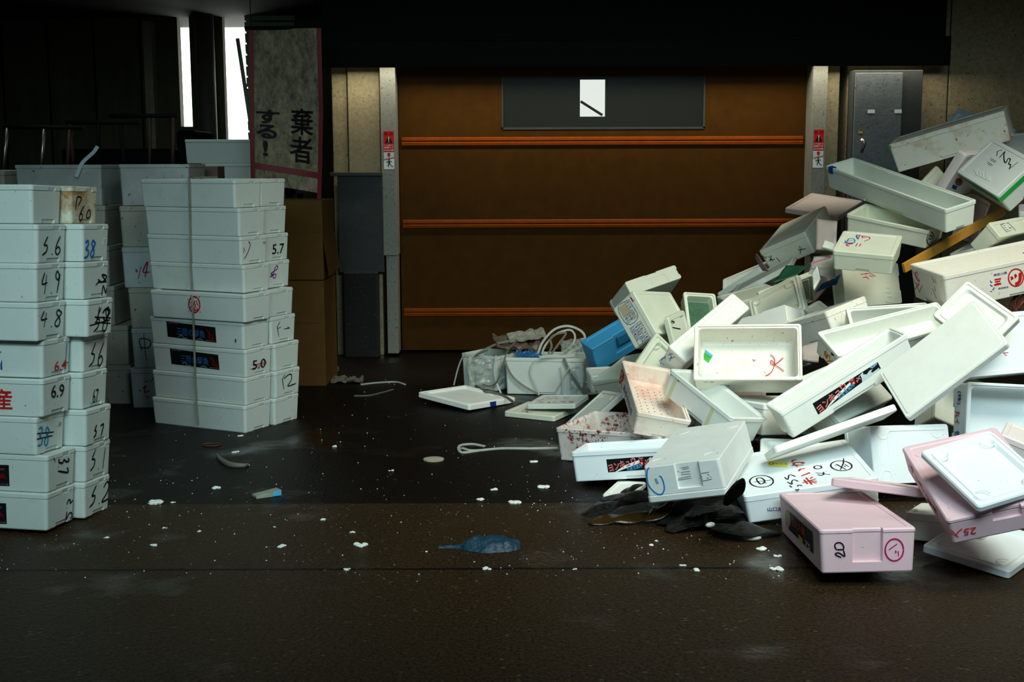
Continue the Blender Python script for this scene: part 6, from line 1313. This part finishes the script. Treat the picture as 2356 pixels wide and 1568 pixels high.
sheet('bag_a', 'plastic_bag', plain('bag_milky', (.42, .44, .38), .3, vary=.3, alpha=.8), 'milky plastic bag with pink stripe left of the 11 box', 'bag')
sheet('bag_pink', 'pink_strip', plain('pink_plastic', (.45, .16, .30), .4, alpha=.9), 'pink plastic strip on the milky bag left of the 11 box', 'strip')
sheet('bag_b', 'plastic_bag', plain('bag_violet', (.22, .13, .17), .3, vary=.3, alpha=.7), 'violet-tinted plastic bag behind the box with handwritten 4', 'bag')
sheet('dark_panel', 'grey_foam_piece', FOAM['pinkgrey'], 'flat pinkish foam piece right of the box with handwritten 4', 'foam piece', .02)
sheet('dark_panel2', 'grey_foam_piece', FOAM['greywhite'], 'small square foam piece just left of the 11 box', 'foam piece', .02)
sheet('white_edge', 'foam_strip', FOAM['greywhite'], 'pale foam strip rising behind the dark blue plastic sheet', 'foam piece', .02)
sheet('grey_gap', 'foam_offcut', FOAM['pinkgrey'], 'shaded foam offcut between the orange-digit box and red-string box', 'foam piece', .02)
crumple('red_netting', (3.19, 8.0, .0), .05, .05, .02, INK['darkred'], 'red', 'net', 1) if 0 else None
nb = MB()
for k in range(7):
    a = k * .9; nb.tube([Vector(NET) + Vector((.05 * math.cos(a + t) * (1 - .1 * k), .03 * math.sin(a * 2 + t), .045 * math.sin(a + t * 1.3))) for t in [i * .5 for i in range(13)]], .004, 5)
tag(nb.build('red_brown_netting', plain('rust_net', (.16, .035, .015), .8), smooth=True), 'bundle of red-brown netting at right edge beside bright lid', 'netting')

# ------------------------------------------------------------------ seaweed heap under the upturned box
m, nt, b = newmat('black_seaweed'); v = coords(nt, (1, 14, 14), False)
g = noise(nt, v, 14, 4, .6)
nt.links.new(mix(nt, ramp(nt, g, [(.5, 0), (.78, .8)]), (.0015, .0012, .001), (.045, .034, .012)), b.inputs['Base Color']); b.inputs['Roughness'].default_value = .22
b.inputs['Specular IOR Level'].default_value = .3; bump(nt, b, g, 1.0, .012); M_WEED = m
M_WEEDB = plain('brown_seaweed', (.045, .024, .006), .22, vary=.6, bumps=(40, .6, .004))
def frond(pts, w, label, mat=M_WEED, fold=.35, seed=0):
    P = smooth_line(pts, 8); n = len(P); nu = 10; vs = []; rnd = random.Random(seed); ph = rnd.random() * 6
    for i, p in enumerate(P):
        s = i / (n - 1); prof = w * (math.sin(math.pi * min(1, (s * .93 + .035))) ** .75)
        t = (P[min(i + 1, n - 1)] - P[max(i - 1, 0)]).normalized(); sd = t.cross(Vector((0, 0, 1))).normalized()
        for j in range(nu + 1):
            u = j / nu * 2 - 1
            z = fold * prof * (1 - abs(u) ** 1.4) + .10 * prof * math.sin(s * 11 + u * 3 + ph)
            q = p + sd * u * prof; vs.append((q.x, q.y, max(.003, p.z + z)))
    mb = MB().add(vs, [(i * (nu + 1) + j, i * (nu + 1) + j + 1, (i + 1) * (nu + 1) + j + 1, (i + 1) * (nu + 1) + j) for i in range(n - 1) for j in range(nu)])
    o = mb.build('seaweed_frond', mat, smooth=True); md = o.modifiers.new('thickness', 'SOLIDIFY'); md.thickness = .003
    return tag(o, label, 'seaweed', 'black seaweed fronds')
for i, (pts, w, lab, mt, fo) in enumerate(FRONDS): frond(pts, w, lab, M_WEEDB if mt else M_WEED, fo, i)
def pod(c, a, b_, cz, rz, label):
    mb = MB(); vs = []; nu, nv = 12, 8
    for j in range(nv + 1):
        for i in range(nu):
            th, ph = 2 * math.pi * i / nu, math.pi * j / nv
            vs.append((a * math.sin(ph) * math.cos(th), b_ * math.sin(ph) * math.sin(th), cz * math.cos(ph)))
    mb.add(vs, [(j * nu + i, j * nu + (i + 1) % nu, (j + 1) * nu + (i + 1) % nu, (j + 1) * nu + i) for j in range(nv) for i in range(nu)])
    o = mb.build('pale_pod', plain('pod_' + label[:4], (.50, .54, .42), .25), smooth=True); o.location = c; o.rotation_euler = (0, 0, rz)
    return tag(o, label, 'pod', 'pale pods among the seaweed')
pod(PODS[0], .022, .012, .010, .6, 'smaller whitish pod on the folded right-hand frond'); pod(PODS[1], .036, .020, .012, 0, 'larger pale oval pod at the tip of the seaweed')

# ------------------------------------------------------------------ litter on the floor
G_ = GROUND
bagm = plain('blue_bag', (.006, .036, .065), .42, bumps=(26, 1.0, .012))
bg = MB(); nu, nv = 40, 14; vs = []
for j in range(nv + 1):
    for i in range(nu + 1):
        s = i / nu; u = j / nv
        prof = (.012 + .055 * math.sin(math.pi * max(0, min(1, (s - .28) / .74))) ** .6) if s > .28 else .012 + .01 * s
        x = (s - .5) * .30; y = (u - .5) * 2 * prof
        z = prof * .75 * (1 - abs(2 * u - 1) ** 2) * (1 + .5 * mnoise.noise(Vector((x * 24, y * 30, 1)))) + .004 * mnoise.noise(Vector((x * 80, y * 80, 0)))
        vs.append((x, y * (1 + .25 * mnoise.noise(Vector((x * 20, 3, 0)))), max(.001, z)))
bg.add(vs, [(j * (nu + 1) + i, j * (nu + 1) + i + 1, (j + 1) * (nu + 1) + i + 1, (j + 1) * (nu + 1) + i) for j in range(nv) for i in range(nu)])
o = bg.build('plastic_bag', bagm, smooth=True); o.location = (G_['bag'][0], G_['bag'][1] - .02, 0); tag(o, 'crumpled dark blue plastic bag on wet floor near the front', 'bag')
cx, cy, _ = G_['carton']
o = empty('drink_carton', (cx, cy, 0)); o.rotation_euler = (0, 0, .55); tag(o, 'crushed small blue and white carton on the floor', 'carton')
MB().add([(-.055, -.03, .001), (.055, -.03, .001), (.055, .03, .001), (-.055, .03, .001), (-.055, -.028, .012), (.055, -.03, .026), (.055, .028, .022), (-.055, .026, .010)], [(3, 2, 1, 0), (4, 5, 6, 7), (0, 1, 5, 4), (1, 2, 6, 5), (2, 3, 7, 6), (3, 0, 4, 7)]).build('body', plain('carton_grey', (.30, .34, .27), .4, vary=.4), o)
MB().add([(.018, -.0312, .002), (.0555, -.0312, .002), (.0555, -.0312, .026), (.018, -.0300, .0195)], [(0, 1, 2, 3)]).add([(.0557, -.03, .002), (.0557, .03, .002), (.0557, .028, .022), (.0557, -.03, .026)], [(0, 1, 2, 3)]).build('blue_panel', INK['sky'], o)
cs = [Vector(p) for p in G_['greystrip']]
mb = MB(); mb.tube([p + Vector((0, 0, .008)) for p in smooth_line(cs, 6)], [.004 + .010 * math.sin(math.pi * i / (6 * (len(cs) - 1))) for i in range(6 * (len(cs) - 1) + 1)], 8)
tag(mb.build('curved_scrap', plain('dull_grey_scrap', (.13, .125, .09), .5), smooth=True), 'curved dull grey scrap on floor in front of the strapped stack', 'scrap')
cx, cy, _ = G_['disc']
mb = MB(); n = 26
mb.add([(.049 * math.cos(2 * math.pi * i / n) * (1 + .05 * math.sin(i * 3)), .049 * math.sin(2 * math.pi * i / n), z) for z in (0, .005) for i in range(n)], [tuple(range(n - 1, -1, -1)), tuple(range(n, 2 * n))] + [(i, (i + 1) % n, n + (i + 1) % n, n + i) for i in range(n)])
o = mb.build('round_disc', plain('speckled_disc', (.46, .44, .32), .7, vary=.5)); o.location = (cx, cy, 0); tag(o, 'flat round speckled disc on the wet floor, centre of picture', 'disc')
a, b_ = Vector(G_['wood'][0]), Vector(G_['wood'][1])
mb = MB(); mb.box((a + b_) / 2 + Vector((0, 0, .02)), ((b_ - a).length, .05, .035), Matrix.Rotation(math.atan2(b_.y - a.y, b_.x - a.x), 3, 'Z'))
tag(mb.build('wood_offcut', plain('old_wood', (.10, .065, .03), .8, vary=.5), bevel=.005), 'wooden offcut on dark floor right of the strapped stack', 'wood')
crumple('plastic_film', (G_['scrap'][0], G_['scrap'][1], .012), .20, .16, .03, plain('grimy_film', (.10, .10, .07), .5, vary=.4), 'grimy crumpled film on dark floor beyond the wooden offcut', 'film', 31)
rg = MB(); cx, cy, _ = G_['orange']
rg.tube([(cx + .045 * math.cos(t), cy + .03 * math.sin(t), .004) for t in [i * 2 * math.pi / 20 for i in range(21)]], .0035, 6)
tag(rg.build('rubber_ring', plain('dull_orange', (.10, .03, .008), .6), smooth=True), 'dull orange rubber ring on floor in front of the strapped stack', 'ring')

M_FLAKE = plain('foam_crumb', (.80, .84, .76), .6)
WORDS = ['left', 'right']
def flake(x, y, r_, seed, label):
    rnd = random.Random(seed); mb = MB()
    for k in range(max(2, int(r_ * 500))):
        cxx, cyy = (rnd.random() - .5) * r_ * 1.4, (rnd.random() - .5) * r_ * 1.2; s = r_ * (.28 + .26 * rnd.random())
        rot = Matrix.Rotation(rnd.random() * 3, 3, 'Z') @ Matrix.Rotation(rnd.random(), 3, 'X')
        pts = []
        for zz, rr in ((0, .8), (.45, 1), (.9, .55)):
            for q in range(6):
                aa = q * math.pi / 3 + zz; pts.append(Vector((rr * s * math.cos(aa) * (1 + .3 * rnd.random()), rr * s * math.sin(aa), zz * s * .8)) + Vector((cxx, cyy, 0)))
        f = [(5, 4, 3, 2, 1, 0), (12, 13, 14, 15, 16, 17)] + [(l * 6 + q, l * 6 + (q + 1) % 6, l * 6 + 6 + (q + 1) % 6, l * 6 + 6 + q) for l in (0, 1) for q in range(6)]
        mb.add(pts, f)
    o = mb.build('foam_crumb', M_FLAKE); o.location = (x, y, 0)
    return tag(o, label, 'crumb', 'white foam crumbs on the floor')
for i, (x, y, r_, lab) in enumerate(FLAKES): flake(x, y, r_, i, lab)
rnd = random.Random(5); sp = MB()
for k in range(900):
    x, y = rnd.uniform(-2.2, 1.7), rnd.uniform(4.1, 8.2) if rnd.random() < .5 else rnd.uniform(4.1, 5.6)
    s = .0012 + .0028 * rnd.random() ** 3; a = rnd.random() * 3
    sp.add([(x + s * math.cos(a + q * 1.57), y + s * math.sin(a + q * 1.57), .0002) for q in range(4)] + [(x, y, s * .9)], [(0, 1, 4), (1, 2, 4), (2, 3, 4), (3, 0, 4)])
o = sp.build('foam_beads', M_FLAKE); tag(o, 'tiny white foam beads scattered over the wet floor', 'beads', kind='stuff')
